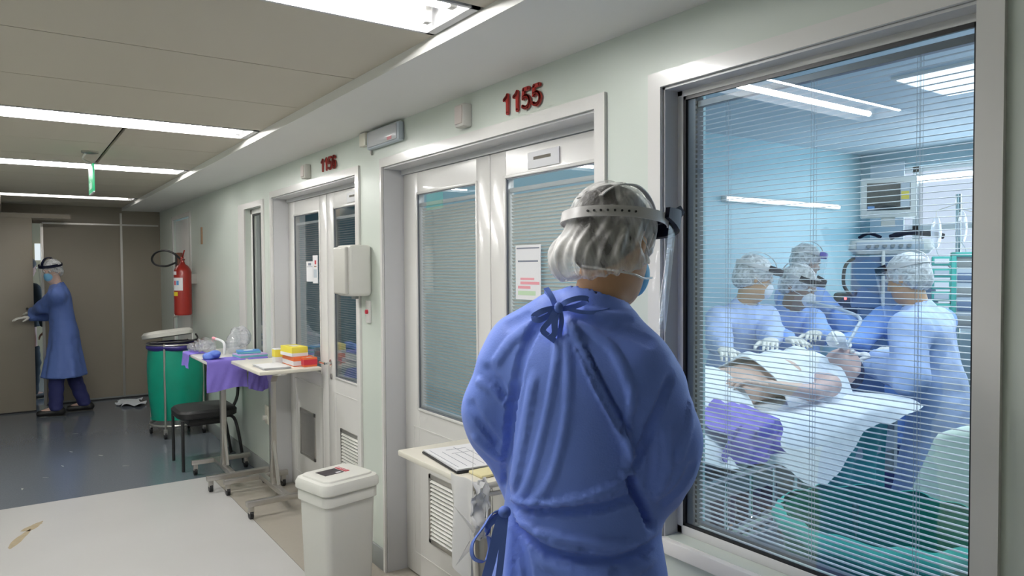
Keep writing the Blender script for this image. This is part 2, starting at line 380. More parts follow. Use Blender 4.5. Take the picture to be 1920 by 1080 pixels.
def fluoro(y, far, label):
    t = thing('ceiling_lamp', (.37, y, CEI), label, 'ceiling lamp', 'recessed tube lamps across the corridor ceiling')
    x0, x1, h = -.44, 1.165, .145
    f = MB().box(x0, x1, y-h, y-h+.012, CEI-.004, CEI+.095).box(x0, x1, y+h-.012, y+h, CEI-.004, CEI+.095).box(x0, x0+.012, y-h, y+h, CEI-.004, CEI+.095).box(x1-.03, x1, y-h, y+h, CEI-.004, CEI+.095)
    f.build('frame', m_white2, t, smooth=False)
    MB().box(x0, x1-.01, y-h+.01, y+h-.01, CEI+.082, CEI+.094).build('reflector', m_refl, t, smooth=False)
    for s in (-1, 1):
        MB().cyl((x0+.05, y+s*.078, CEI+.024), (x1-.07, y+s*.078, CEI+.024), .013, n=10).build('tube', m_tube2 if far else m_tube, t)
        for xe in (x0+.035, x1-.06):
            MB().box(xe-.012, xe+.012, y+s*.078-.014, y+s*.078+.014, CEI+.006, CEI+.075, bev=.003).build('lamp_holder', m_plast, t)
    MB().poly([(x0+.02, y-.03, CEI+.083), (x0+.02, y+.03, CEI+.083), (x0+.02, y, CEI+.03)], (x1-x0-.07, 0, 0)).build('ridge', m_refl, t, smooth=False)
fluoro(1.97, 0, 'nearest bright twin-tube ceiling lamp at the top edge of the photo')
fluoro(4.27, 0, 'long twin-tube ceiling lamp, second from the camera, before the green exit sign')
fluoro(6.20, 0, 'twin-tube ceiling lamp directly behind the green exit sign')
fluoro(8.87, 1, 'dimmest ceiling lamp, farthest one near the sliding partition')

# baseboards
for i, (a, b) in enumerate([(Y0, 1.75), (3.475, 3.745), (5.40, 8.24), (9.3, YB)]):
    prep(MB().box(WX-.012, WX, a, b, 0, .115, bev=.004).build('baseboard_right', m_base, None), kind='structure')
prep(MB().box(LX, LX+.012, Y0, YB, 0, .115).build('baseboard_left', m_base, None), kind='structure')
prep(MB().box(.345, WX, YB-.012, YB, .012, .03).build('baseboard_end', m_base, None), kind='structure')

# door casings
def casing(n, y0, y1, z1, wr, wl, m=m_white, z0=0., d=.012, sill=False):
    mb = MB()
    if wr: mb.box(WX-d, WX+.001, y0-wr, y0, z0, z1)
    if wl: mb.box(WX-d, WX+.001, y1, y1+wl, z0, z1)
    mb.box(WX-d, WX+.001, y0-wr, y1+wl, z1, z1+.045)
    return struct('trim_%d' % n, mb, m)
casing(1, 1.80, 3.454, 2.12, .05, .02)
casing(2, 3.80, 5.355, 2.12, .05, .045)
casing(3, .658, 1.507, 2.13, .05, .05, z0=.745)
casing(4, 5.62, 6.10, 2.085, .05, .19, z0=.75)
casing(5, 8.30, 9.22, 2.17, .06, .06)
# ---- double doors
def slatmesh(w, L, th=.0007, camber=.0012):
    mb = MB(); n = 2
    pr = [(-w/2, 0), (0, camber), (w/2, 0), (w/2, -th), (0, camber-th), (-w/2, -th)]
    mb.poly([(x, -L/2, z) for x, z in pr], (0, L, 0))
    bmesh.ops.recalc_face_normals(mb.b, faces=mb.b.faces[:]); me = bpy.data.meshes.new('slat'); mb.b.to_mesh(me); mb.b.free(); return me
def blind(parent, x, y0, y1, z0, z1, pitch, w, m, tilt, cords, railm):
    me = slatmesh(w, y1-y0-.006); me.materials.append(m); og = ORG[parent]
    n = int((z1-z0-.03)/pitch)
    for k in range(n):
        o = bpy.data.objects.new('slat', me); COL.objects.link(o); o.parent = parent
        o.location = Vector((x, (y0+y1)/2, z0+.018+pitch*(k+.5)))-og
        o.rotation_euler = (random.gauss(0, .0008), tilt, 0)
    MB().box(x-.010, x+.010, y0, y1, z1-.018, z1, bev=.001).build('head_rail', railm, parent, smooth=False)
    MB().box(x-.010, x+.010, y0, y1, z0+.003, z0+.012, bev=.001).build('bottom_rail', railm, parent, smooth=False)
    for c in cords:
        for q in (-.006, .006):
            MB().cyl((x+q, c-.004, z0), (x+q, c-.004, z1), .0006, n=4).cyl((x+q, c+.004, z0), (x+q, c+.004, z1), .0006, n=4).build('ladder_cord', m_slat, parent)
def leaf(parent, y0, y1, gy0, gy1, gz0, gz1, vy0, vy1, vz0, vz1, louver, tilt, ncord=1, bl=True):
    x0, x1 = WX+.11, WX+.15
    mb = MB().box(x0, x1, y0, gy0, .01, 2.085, bev=.002).box(x0, x1, gy1, y1, .01, 2.085, bev=.002).box(x0+.001, x1, gy0-.002, gy1+.002, gz1, 2.084).box(x0+.001, x1, gy0-.002, gy1+.002, .012, gz0)
    lf = mb.build('leaf', m_white, parent)
    b = MB(); e = .012
    for a in ((gy0-e, gy0, gz0-e, gz1+e), (gy1, gy1+e, gz0-e, gz1+e), (gy0, gy1, gz0-e, gz0), (gy0, gy1, gz1, gz1+e)):
        b.box(x0-.006, x0+.002, *a, bev=.002)
    b.build('glazing_bead', m_white, lf)
    g = .004; b = MB()
    for a in ((gy0, gy0+g, gz0, gz1), (gy1-g, gy1, gz0, gz1), (gy0, gy1, gz0, gz0+g), (gy0, gy1, gz1-g, gz1)): b.box(x0+.001, x0+.008, *a)
    b.build('gasket', m_spacer, lf, smooth=False)
    MB().box(x0+.004, x0+.007, gy0, gy1, gz0, gz1).build('glass', m_dglass, lf, smooth=False)
    # pressed outline of the lower panel
    b = MB(); q = .006; yy0, yy1, zz0, zz1 = y0+.09, y1-.09, .12, gz0-.10
    for a in ((yy0, yy0+q, zz0, zz1), (yy1-q, yy1, zz0, zz1), (yy0, yy1, zz0, zz0+q), (yy0, yy1, zz1-q, zz1)): b.box(x0-.0015, x0+.001, *a)
    b.build('panel_bead', m_white, lf, smooth=False)
    # vent
    fr = MB(); w = .022
    for a in ((vy0, vy0+w, vz0, vz1), (vy1-w, vy1, vz0, vz1), (vy0, vy1, vz0, vz0+w), (vy0, vy1, vz1-w, vz1)): fr.box(x0-.007, x0+.001, *a, bev=.0015)
    vf = fr.build('vent_grille', m_steel, parent)
    MB().box(x0-.0005, x0+.0008, vy0+.01, vy1-.01, vz0+.01, vz1-.01).build('backing', m_base if louver else m_steel, vf, smooth=False)
    if louver:
        n = 15; 
        for k in range(n):
            z = vz0+w+(vz1-vz0-2*w)*(k+.5)/n
            MB().box(-.008, .008, vy0+w, vy1-w, -.0012, .0012).xf(Matrix.Translation((x0-.005, 0, z)) @ Matrix.Rotation(math.radians(-40), 4, 'Y')).build('louver', m_plast, vf, smooth=False)
    else:
        MB().box(x0-.005, x0, vy0+.02, vy1-.02, vz0+.02, vz1-.02).build('plate', m_steel, vf, smooth=False)
    return lf
def jamb(parent, y0, y1):
    MB().box(WX+.001, WX+.16, y0-.002, y0+.006, 0, 2.12).box(WX+.001, WX+.16, y1-.006, y1+.002, 0, 2.12).box(WX+.001, WX+.16, y0, y1, 2.112, 2.121).box(WX+.10, WX+.16, y0, y1, 2.087, 2.113).build('door_frame', m_white2, parent, smooth=False)
d1 = thing('door_1', (1.7, 2.63, 0), kind='structure'); jamb(d1, 1.80, 3.454)
leaf(d1, 2.615, 3.442, 2.725, 3.287, .884, 1.972, 2.88, 3.183, .224, .571, True, 0)
leaf(d1, 1.812, 2.608, 1.93, 2.49, .884, 1.970, 1.95, 2.25, .224, .571, True, 0)
d2 = thing('door_2', (1.7, 4.57, 0), kind='structure'); jamb(d2, 3.80, 5.355)
leaf(d2, 4.565, 5.343, 4.695, 5.21, .905, 1.98, 4.82, 5.128, .268, .599, False, 0)
leaf(d2, 3.812, 4.557, 3.93, 4.432, .905, 1.98, 4.05, 4.352, .24, .589, True, 0)
# door handle of the far pair
h = MB().cyl((1.712, 4.51, .985), (1.665, 4.51, .985), .009).cyl((1.668, 4.51, .985), (1.668, 4.60, .985), .009).cyl((1.712, 4.51, .985), (1.704, 4.51, .985), .024, n=20); h.build('door_handle', m_chrome, d2)
MB().cyl((1.712, 4.505, .90), (1.704, 4.505, .90), .02, n=20).cyl((1.706, 4.505, .90), (1.702, 4.505, .90), .008).build('keyhole_plate', m_steel, d2)
MB().cyl((1.712, 2.57, .985), (1.665, 2.57, .985), .009).cyl((1.668, 2.57, .985), (1.668, 2.46, .985), .009).cyl((1.712, 2.57, .985), (1.704, 2.57, .985), .024, n=20).build('door_handle', m_chrome, d1)
# blinds inside the door glazing
for (y0, y1, z0, z1, tl, lab) in ((2.73, 3.283, .886, 1.93, 1.0, 'fine grey-green blind behind the glass of the left leaf under number 1155'), (1.935, 2.486, .886, 1.93, 1.0, 'fine grey-green blind behind the right leaf glass, beside the capped head'),
                             (4.70, 5.205, .908, 1.93, .25, 'fine open blind in the far leaf under number 1156'), (3.935, 4.428, .908, 1.93, .25, 'fine open blind in the leaf right of the door handle under 1156')):
    t = thing('venetian_blind', (1.74, (y0+y1)/2, z0), lab, 'window blind')
    blind(t, 1.735, y0, y1, z0, z1, .0145, .013, m_slatd if tl > .5 else m_slat, tl, (y0+.12, y1-.12), m_slat)
# plates on the door heads
for (y0, y1, z0, z1, par, s) in ((2.13, 2.33, 1.99, 2.055, d1, 1), (4.03, 4.2, 2.0, 2.06, d2, .8)):
    MB().box(1.704, 1.709, y0, y1, z0, z1, bev=.002).build('name_plate', m_paper, par)
    MB().box(1.7035, 1.704, y0+.05, y1-.04, (z0+z1)/2, (z0+z1)/2+.012).build('plate_print', m_joint, par, smooth=False)

# ---- big window
w1 = thing('window_1', (1.66, 1.08, .79), kind='structure')
MB().box(WX-.02, WX+.055, .60, 1.555, .747, .790, bev=.004).build('window_sill', m_white, w1)
MB().box(WX+.001, WX+.058, 1.499, 1.509, .79, 2.13).box(WX+.001, WX+.058, .656, .664, .79, 2.13).box(WX+.001, WX+.058, .658, 1.507, 2.122, 2.132).build('window_reveal', m_white2, w1, smooth=False)
f = MB()
for a in ((1.478, 1.508, .79, 2.13), (.658, .684, .79, 2.13), (.66, 1.507, .79, .819), (.66, 1.507, 2.104, 2.13)): f.box(WX+.055, WX+.10, *a, bev=.004)
f.build('window_frame', m_white, w1)
g = MB()
for a in ((1.470, 1.479, .818, 2.105), (.682, .690, .818, 2.105), (.684, 1.479, .818, .826), (.684, 1.479, 2.094, 2.105)): g.box(WX+.057, WX+.066, *a)
g.build('gasket', m_gasket, w1, smooth=False)
MB().box(WX+.061, WX+.064, .686, 1.475, .822, 2.10).build('glass', m_glass, w1, smooth=False)
MB().box(WX+.066, WX+.10, 1.44, 1.476, .822, 2.10).build('spacer', m_spacer, w1, smooth=False)
# perforated ladder strip beside the slats
b = MB(); nn = 88
for k in range(nn): b.box(WX+.064, WX+.066, 1.4325, 1.4385, .838+.0144*k, .838+.0144*k+.0085)
b.build('ladder_strip', m_gasket, w1, smooth=False)['kind'] = 'stuff'
vb = thing('venetian_blind', (1.683, 1.06, .83), 'large white horizontal-slat blind behind the big observation window', 'window blind')
blind(vb, WX+.083, .692, 1.437, .826, 2.086, .0140, .0118, m_slat, -.03, (1.335, 1.07, .81), m_spacer)
# narrow window beyond 1156
w2 = thing('window_2', (1.66, 5.86, .80), kind='structure')
f = MB()
for a in ((5.62, 5.66, .80, 2.085), (6.06, 6.10, .80, 2.085), (5.62, 6.10, .80, .84), (5.62, 6.10, 2.045, 2.085)): f.box(WX+.04, WX+.10, *a, bev=.004)
f.build('window_frame', m_white, w2)
MB().box(WX+.045, WX+.05, 6.045, 6.062, .84, 2.045).box(WX+.045, WX+.05, 5.66, 6.06, 2.03, 2.047).build('gasket', m_gasket, w2, smooth=False)
MB().box(WX+.05, WX+.053, 5.66, 6.06, .84, 2.045).build('glass', m_dglass, w2, smooth=False)
MB().box(WX+.056, WX+.06, 6.0, 6.055, .84, 2.04).build('side_curtain', m_white2, w2, smooth=False)
# far door leaf in right wall
d3 = thing('door_3', (1.65, 8.76, 0), kind='structure')
MB().box(WX+.02, WX+.06, 8.31, 9.21, .01, 2.16, bev=.003).build('door_panel', m_white, d3)
MB().cyl((WX+.02, 9.13, 1.05), (WX-.03, 9.13, 1.05), .01).cyl((WX-.03, 9.13, 1.05), (WX-.03, 9.02, 1.05), .01).build('door_handle', m_steel, d3)

# ---- ward behind the big window
RX = 6.4
struct('wall_ward_left', MB().box(WX+.19, RX, 3.60, 3.66, 0, 2.65), m_room)
struct('wall_ward_right', MB().box(WX+.19, RX, -2.6, -2.5, 0, 2.65), m_room)
wr = struct('wall_ward_back', MB().box(RX+.05, RX+.2, -2.5, .2, 0, 2.65).box(RX, RX+.2, 3.42, 3.66, 0, 2.65).box(RX, RX+.2, .2, 3.42, 0, 1.05).box(RX, RX+.2, .2, 3.42, 2.45, 2.65).box(RX+.0, RX+.2, -.0, .2, 0, 2.65), m_roomb)
struct('ceiling_ward', MB().box(WX+.18, RX+.2, -2.6, 3.7, 2.6, 2.7), m_roomc)
struct('floor_ward', MB().box(WX+.19, RX+.2, -2.6, 8.2, -.1, 0), m_roomf)
w5 = thing('window_5', (RX+.1, 1.7, 1.05), kind='structure')
MB().box(RX+.10, RX+.11, .2, 3.42, 1.05, 2.45).build('daylight_pane', m_winlight, w5, smooth=False)
f = MB()
for y in (.2, 1.15, 2.12, 3.10): f.box(RX+.03, RX+.09, y, y+.05, 1.05, 2.45)
f.box(RX+.03, RX+.09, .2, 3.42, 1.05, 1.1).box(RX+.03, RX+.09, .2, 3.42, 2.4, 2.45).box(RX+.03, RX+.09, .2, 3.42, 1.9, 1.94)
f.build('window_frame', m_white, w5, smooth=False)
MB().box(RX-.02, RX-.008, 3.2, 3.5, .9, 2.5, bev=.003).build('curtain', m_slat, w5)
for i, (x, y) in enumerate(((4.2, 1.4), (2.5, 1.3))):  # unseen fixtures, added to go with the two ward fill lights
    t = thing('ceiling_lamp', (x, y, 2.6), ('added square white ceiling lamp, out of view, lighting the ward above the bed', 'added square white ceiling lamp, out of view, just inside the observation window')[i], 'ceiling lamp')
    MB().box(x-.32, x+.32, y-.62, y+.62, 2.585, 2.6).build('frame', m_white, t, smooth=False)
    MB().box(x-.3, x+.3, y-.6, y+.6, 2.58, 2.585).build('diffuser', emis('added_diffuser', (.85, .93, 1), 2.0), t, smooth=False)
t = thing('strip_lamp', (5.2, 3.55, 2.1), 'slim bright strip lamp on the cyan side wall above the heads', 'wall lamp')
MB().box(4.45, 6.0, 3.555, 3.60, 2.09, 2.135, bev=.006).build('housing', m_white, t); MB().box(4.47, 5.98, 3.545, 3.558, 2.10, 2.125).build('tube', m_strip, t, smooth=False)
t = thing('strip_lamp', (6.3, 3.1, 2.3), 'bright strip lamp above the white monitor on the end wall', 'wall lamp')
MB().box(6.34, 6.40, 2.62, 3.42, 2.30, 2.36, bev=.006).build('housing', m_white, t); MB().box(6.325, 6.342, 2.64, 3.40, 2.305, 2.35).build('tube', m_strip, t, smooth=False)
# ward behind doors 1156
struct('wall_next_ward', MB().box(4.6, 4.7, 3.66, 8.2, 0, 2.65).box(WX+.19, 4.7, 8.1, 8.2, 0, 2.65), m_room)
struct('ceiling_next_ward', MB().box(WX+.18, 4.7, 3.66, 8.2, 2.6, 2.7), m_roomc)
# ================================================================== FIGURES (implicit surfaces meshed on a grid)
def V(*a): return np.array(a, float)
class SDF:
    """sparse implicit surface: every primitive only touches its own box of the grid"""
    def __init__(s, lo, hi, h):
        s.ax = [np.arange(lo[i], hi[i]+h[i] if hasattr(h, '__len__') else hi[i]+h, h[i] if hasattr(h, '__len__') else h) for i in range(3)]
        s.h = h; s.F = np.full([len(a) for a in s.ax], .08, np.float32)
    def sub(s, lo, hi):
        sl = []
        for i in range(3):
            a = max(0, np.searchsorted(s.ax[i], lo[i])-1); b = min(len(s.ax[i]), np.searchsorted(s.ax[i], hi[i])+1); sl.append(slice(a, max(a, b)))
        g = np.meshgrid(*[s.ax[i][sl[i]] for i in range(3)], indexing='ij', sparse=True)
        return tuple(sl), g
    def add(s, d, sl, k, cut=False):
        f = s.F[sl]
        if cut: d = -d; h = np.clip(.5-.5*(d-f)/max(k, 1e-6)*-1, 0, 1); s.F[sl] = f*(1-h)+d*h+k*h*(1-h); return
        h = np.clip(.5+.5*(f-d)/max(k, 1e-6), 0, 1); s.F[sl] = f*(1-h)+d*h-k*h*(1-h)
    def cone(s, a, b, ra, rb, k=.02, flat=None, cut=False):
        """tapered capsule; flat=(unit dir, ratio) squashes it along dir"""
        a, b = np.array(a, float), np.array(b, float); m = max(ra, rb)+.085
        sl, (x, y, z) = s.sub(np.minimum(a, b)-m, np.maximum(a, b)+m)
        if x.size == 0 or y.size == 0 or z.size == 0: return s
        px, py, pz = x-a[0], y-a[1], z-a[2]; ab = b-a
        if flat is not None:
            n, q = flat; n = np.array(n, float); e = (1/q-1)
            t = (px*n[0]+py*n[1]+pz*n[2])*e; px, py, pz = px+t*n[0], py+t*n[1], pz+t*n[2]
            ab = ab+n*(ab@n)*e
        L = max(ab@ab, 1e-9); t = np.clip((px*ab[0]+py*ab[1]+pz*ab[2])/L, 0, 1)
        d = np.sqrt((px-t*ab[0])**2+(py-t*ab[1])**2+(pz-t*ab[2])**2)-(ra+(rb-ra)*t)
        if flat is not None: d = d*(.5+.5*flat[1])
        s.add(d.astype(np.float32), sl, k, cut); return s
    def ell(s, c, r, R=None, k=.015, cut=False):
        c = np.array(c, float); r = np.array(r, float); m = r.max()+.085
        sl, (x, y, z) = s.sub(c-m, c+m)
        if x.size == 0 or y.size == 0 or z.size == 0: return s
        R = np.eye(3) if R is None else R
        p = [x-c[0], y-c[1], z-c[2]]; q = [sum(R[i][j]*p[j] for j in range(3)) for i in range(3)]
        k0 = np.sqrt(sum((q[i]/r[i])**2 for i in range(3))); k1 = np.sqrt(sum((q[i]/r[i]**2)**2 for i in range(3)))+1e-9
        s.add((k0*(k0-1)/k1).astype(np.float32), sl, k, cut); return s
    def plane(s, p, n, k=.006):
        """keep the side the normal points away from"""
        n = np.array(n, float); n /= np.linalg.norm(n)
        x, y, z = np.meshgrid(*s.ax, indexing='ij', sparse=True)
        d = ((x-p[0])*n[0]+(y-p[1])*n[1]+(z-p[2])*n[2]).astype(np.float32)
        s.F = np.maximum(s.F, d); return s
    def mesh(s, smooth=2):
        F = s.F; F[0] = F[-1] = .05; F[:, 0] = F[:, -1] = .05; F[:, :, 0] = F[:, :, -1] = .05
        B = F < 0
        c = np.zeros([n-1 for n in F.shape], np.int8)
        for i in (0, 1):
            for j in (0, 1):
                for k in (0, 1): c += B[i:i+c.shape[0], j:j+c.shape[1], k:k+c.shape[2]]
        act = np.argwhere((c > 0) & (c < 8)); idx = np.full(c.shape, -1, np.int64); idx[tuple(act.T)] = np.arange(len(act))
        A = [s.ax[i] for i in range(3)]
        acc = np.zeros((len(act), 3)); cnt = np.zeros(len(act))
        corners = [(i, j, k) for i in (0, 1) for j in (0, 1) for k in (0, 1)]
        val = {q: F[act[:, 0]+q[0], act[:, 1]+q[1], act[:, 2]+q[2]] for q in corners}
        for q in corners:
            for ax_ in range(3):
                if q[ax_]: continue
                r = list(q); r[ax_] = 1; r = tuple(r); a, b = val[q], val[r]; m = (a < 0) != (b < 0)
                t = np.where(m, a/(a-b+1e-12), 0)
                for i in range(3):
                    lo = A[i][act[:, i]+q[i]]; hi = A[i][act[:, i]+r[i]]
                    acc[:, i] += np.where(m, lo+(hi-lo)*t, 0)
                cnt += m
        P = acc/np.maximum(cnt, 1)[:, None]
        quads = []
        for ax_ in range(3):
            u, v = (ax_+1) % 3, (ax_+2) % 3
            sl0 = [slice(None)]*3; sl1 = [slice(None)]*3; sl0[ax_] = slice(0, -1); sl1[ax_] = slice(1, None)
            e = np.argwhere(B[tuple(sl0)] != B[tuple(sl1)])
            e = e[(e[:, u] > 0) & (e[:, v] > 0) & (e[:, u] < F.shape[u]-1) & (e[:, v] < F.shape[v]-1)]
            def cell(du, dv):
                q = e.copy(); q[:, u] -= du; q[:, v] -= dv; return idx[tuple(q.T)]
            Q = np.stack([cell(1, 1), cell(0, 1), cell(0, 0), cell(1, 0)], 1)
            ins = B[tuple(e.T)]; Q[~ins] = Q[~ins][:, ::-1]; quads.append(Q)
        Q = np.concatenate(quads); Q = Q[(Q >= 0).all(1)]
        E_ = np.concatenate([Q[:, [0, 1]], Q[:, [1, 2]], Q[:, [2, 3]], Q[:, [3, 0]]])
        for _ in range(smooth):
            S = np.zeros_like(P); n = np.zeros(len(P))
            for a, b in ((0, 1), (1, 0)):
                for i in range(3): S[:, i] += np.bincount(E_[:, a], P[E_[:, b], i], len(P))
                n += np.bincount(E_[:, a], minlength=len(P))
            P = P*.4+.6*S/np.maximum(n, 1)[:, None]
        return P, Q
def normals(P, Q):
    n = np.cross(P[Q[:, 2]]-P[Q[:, 0]], P[Q[:, 3]]-P[Q[:, 1]]); N = np.zeros_like(P)
    for a in range(4):
        for i in range(3): N[:, i] += np.bincount(Q[:, a], n[:, i], len(P))
    return N/(np.linalg.norm(N, axis=1)[:, None]+1e-12)
def pq(name, P, Q, m, parent, **kw):
    me = bpy.data.meshes.new(name); me.vertices.add(len(P)); me.vertices.foreach_set('co', P.astype(np.float32).ravel())
    me.loops.add(Q.size); me.loops.foreach_set('vertex_index', Q.astype(np.int32).ravel())
    me.polygons.add(len(Q)); me.polygons.foreach_set('loop_start', np.arange(0, Q.size, 4, dtype=np.int32))
    me.update(calc_edges=True); me.polygons.foreach_set('use_smooth', [True]*len(Q))
    return prep(link(name, me, m, parent), **kw)
def hvec(deg): a = math.radians(deg); return V(math.sin(a), math.cos(a), 0)   # bearing from +Y towards +X
def unit(v): v = np.array(v, float); return v/np.linalg.norm(v)
def at(x, y, dep):
    d = fw*F_PX+CR*(x-960)-CU*(y-540); return CP+d*dep/F_PX
def joints(root, head, lean=0., leandir=None, H=1.68, hands=None, head_yaw=0., head_pitch=12, armlen=1., elbow_out=.10, shoulder=.185):
    """pose a standing figure: root on the floor, heading in degrees, torso leaning forward by `lean` degrees"""
    f = hvec(head); r = V(f[1], -f[0], 0); s = H/1.7; root = np.array(root, float)
    J = dict(f=f, r=r, s=s, root=root)
    pel = root+V(0, 0, .93*s); a = math.radians(lean); up = V(0, 0, 1)*math.cos(a)+f*math.sin(a)
    J['pel'] = pel-f*.25*math.sin(a); J['chest'] = J['pel']+up*.34*s; J['nb'] = J['pel']+up*.52*s; J['up'] = up
    J['hc'] = J['nb']+unit(up*1.0+V(0, 0, .55)+f*.35)*.188*s
    J['hf'] = hvec(head+head_yaw); J['hp'] = head_pitch
    for sd, n in ((-1, 'L'), (1, 'R')):
        S = J['nb']+r*sd*shoulder*s-up*.065*s; J['s'+n] = S
        J['leg'+n] = root+r*sd*.10
        h = (hands or {}).get(n)
        if h is None: h = S+V(0, 0, -.52)+f*.1+r*sd*.04
        h = np.array(h, float); d = h-S; L = np.linalg.norm(d); U1, U2 = .29*s*armlen, .265*s*armlen
        if L > (U1+U2)*.985: h = S+d*(U1+U2)*.985/L; d = h-S; L = np.linalg.norm(d)
        t = (U1*U1-U2*U2+L*L)/(2*L); hh = math.sqrt(max(U1*U1-t*t, 0)); w = V(0, 0, -1)+r*sd*elbow_out*5; w = w-d*(w@d)/(d@d); w = unit(w)
        J['e'+n] = S+d/L*t+w*hh; J['w'+n] = h
    return J
def headframe(J):
    f = J['hf']; r = V(f[1], -f[0], 0); a = math.radians(J['hp']); f2 = f*math.cos(a)-V(0, 0, 1)*math.sin(a); u = np.cross(r, f2)
    ro = math.radians(J.get('hroll', 0)); r2 = r*math.cos(ro)+u*math.sin(ro); u2 = u*math.cos(ro)-r*math.sin(ro)
    return np.stack([r2, f2, u2])       # rows: right, forward, up
HANDS = {}
def hand_geo(curl, res=.0042):
    """left-right neutral hand: palm in x(width) y(length) plane, fingers along +y curling to -z; thumb on +x"""
    key = (round(curl, 2), res)
    if key in HANDS: return HANDS[key]
    s = SDF((-.07, -.045, -.11), (.10, .20, .04), res)
    s.cone((0, -.03, 0), (0, .03, 0), .026, .03, .012, (V(0, 0, 1), .62)); s.cone((-.022, .03, 0), (.022, .032, 0), .02, .02, .015, (V(0, 0, 1), .75)); s.cone((-.024, .075, 0), (.026, .08, 0), .016, .017, .02, (V(0, 0, 1), .8))
    for i, (x, L) in enumerate(((-.030, .060), (-.010, .074), (.011, .080), (.031, .072))):
        p = V(x, .082+.004*(i > 0), 0); a = curl*.6
        for j, q in enumerate((.46, .31, .23)):
            d = V(math.sin((x)*3.)*.4, math.cos(a), -math.sin(a)); n = p+unit(d)*L*q; r = .0098-.0009*j
            s.cone(p, n, r, r-.0007, .003); p = n; a += curl*.75
    p = V(.028, .012, -.004)
    for d, L, r in ((V(.75, .62, -.25), .042, .0135), (V(.45, .85, -.35), .030, .0115), (V(.15, .95, -.4), .024, .0102)):
        n = p+unit(d)*L; s.cone(p, n, r, r-.0012, .006); p = n
    HANDS[key] = s.mesh(1); return HANDS[key]
def hand(J, n, m, parent, curl=.5, palm=(0, 0, -1), dirv=None, name='glove', scale=1., res=.0042):
    P, Q = hand_geo(curl, res); w = J['w'+n]; d = unit(w-J['e'+n]) if dirv is None else unit(dirv)
    pal = np.array(palm, float); pal = unit(pal-d*(pal@d)); x = np.cross(d, -pal)      # palm faces -z local
    sg = 1.
    if n == 'R': sg = -1.
    X = P*scale; W_ = w+d*.03+np.outer(X[:, 0]*sg, x)+np.outer(X[:, 1], d)+np.outer(X[:, 2], -pal)
    if sg < 0: Q = Q[:, ::-1]
    # det check keeps faces outward
    if np.linalg.det(np.stack([x*sg, d, -pal])) < 0: Q = Q if sg < 0 else Q[:, ::-1]
    return pq(name, W_, Q, m, parent)
def body_mesh(J, m, parent, res=.0095, lying=False):
    """one continuous skin surface: head with face and ears, neck, trunk, arms, legs"""
    s_ = J['s']; f, r = J['f'], J['r']; R = headframe(J); hc = J['hc']; hr, hf, hu = R
    pts = [J[k] for k in J if isinstance(J[k], np.ndarray) and J[k].shape == (3,) and k not in ('f', 'r', 'up', 'hf')]
    lo = np.min(pts, 0)-.16; hi = np.max(pts, 0)+.17; lo[2] = max(lo[2], J['root'][2]-.0)
    g = SDF(lo, hi, res); k = .02
    up = J['up']; bk = (f*1., .68)
    g.cone(J['pel']+up*.02, J['chest'], .125*s_, .135*s_, .04, (unit(np.cross(r, up)) if not lying else J['flatdir'], .68))
    g.cone(J['sL']-up*.02, J['sR']-up*.02, .055, .055, .05)
    g.cone(J['pel']-r*.05, J['pel']+r*.05, .100*s_, .100*s_, .03, (f, .8) if not lying else (J['flatdir'], .8))
    g.cone(J['nb']-up*.03, hc-hu*.05-hf*.02, .058, .052, .03)
    for n in 'LR':
        g.cone(J['s'+n], J['e'+n], .046, .037, .02); g.cone(J['e'+n], J['w'+n]-unit(J['w'+n]-J['e'+n])*.01, .037, .025, .012)
        hip = J['pel']+r*(.085 if n == 'R' else -.085)-up*.05
        ft = J['leg'+n]; kn = J.get('k'+n, (hip+ft)/2+f*.03+V(0, 0, .02)); an = J.get('a'+n, ft+V(0, 0, .08))
        g.cone(hip, kn, .070, .054, .02); g.cone(kn, an, .054, .036, .015)
        g.cone(an, an+J.get('toe', f)*.15-V(0, 0, .035 if not lying else 0), .036, .026, .015)
    # head
    c = 1.0*s_/s_
    g.ell(hc+hu*.025-hf*.012, (.076, .097, .092), R, .02)
    g.ell(hc-hu*.045+hf*.022, (.058, .070, .075), R, .03)
    g.cone(hc-hu*.095+hf*.055, hc-hu*.09+hf*.06, .028, .026, .03)
    g.cone(hc+hf*.087+hu*.012, hc+hf*.106-hu*.032, .009, .0135, .010)
    for sg in (-1, 1):
        g.ell(hc+hr*sg*.032+hf*.098+hu*.012, (.014, .010, .009), R, .008, cut=True)
        g.cone(hc+hr*sg*.014+hf*.088+hu*.028, hc+hr*sg*.048+hf*.076+hu*.028, .008, .007, .010)
        g.ell(hc+hr*sg*.079-hf*.012-hu*.008, (.009, .018, .031), R, .006)
    g.cone(hc+hf*.082-hu*.062-hr*.018, hc+hf*.082-hu*.062+hr*.018, .009, .009, .006)
    P, Q = g.mesh(2)
    b = pq('body', P, Q, m, parent)
    eb = MB()
    for sg in (-1, 1): eb.sph(hc+hr*sg*.032+hf*.082+hu*.012, .0125, 10)
    eb.build('eyes', m_white, b)
    pb = MB()
    for sg in (-1, 1): pb.sph(hc+hr*sg*.032+hf*.0895+hu*.012, .0068, 8)
    pb.build('irises', m_hair, b)
    return b
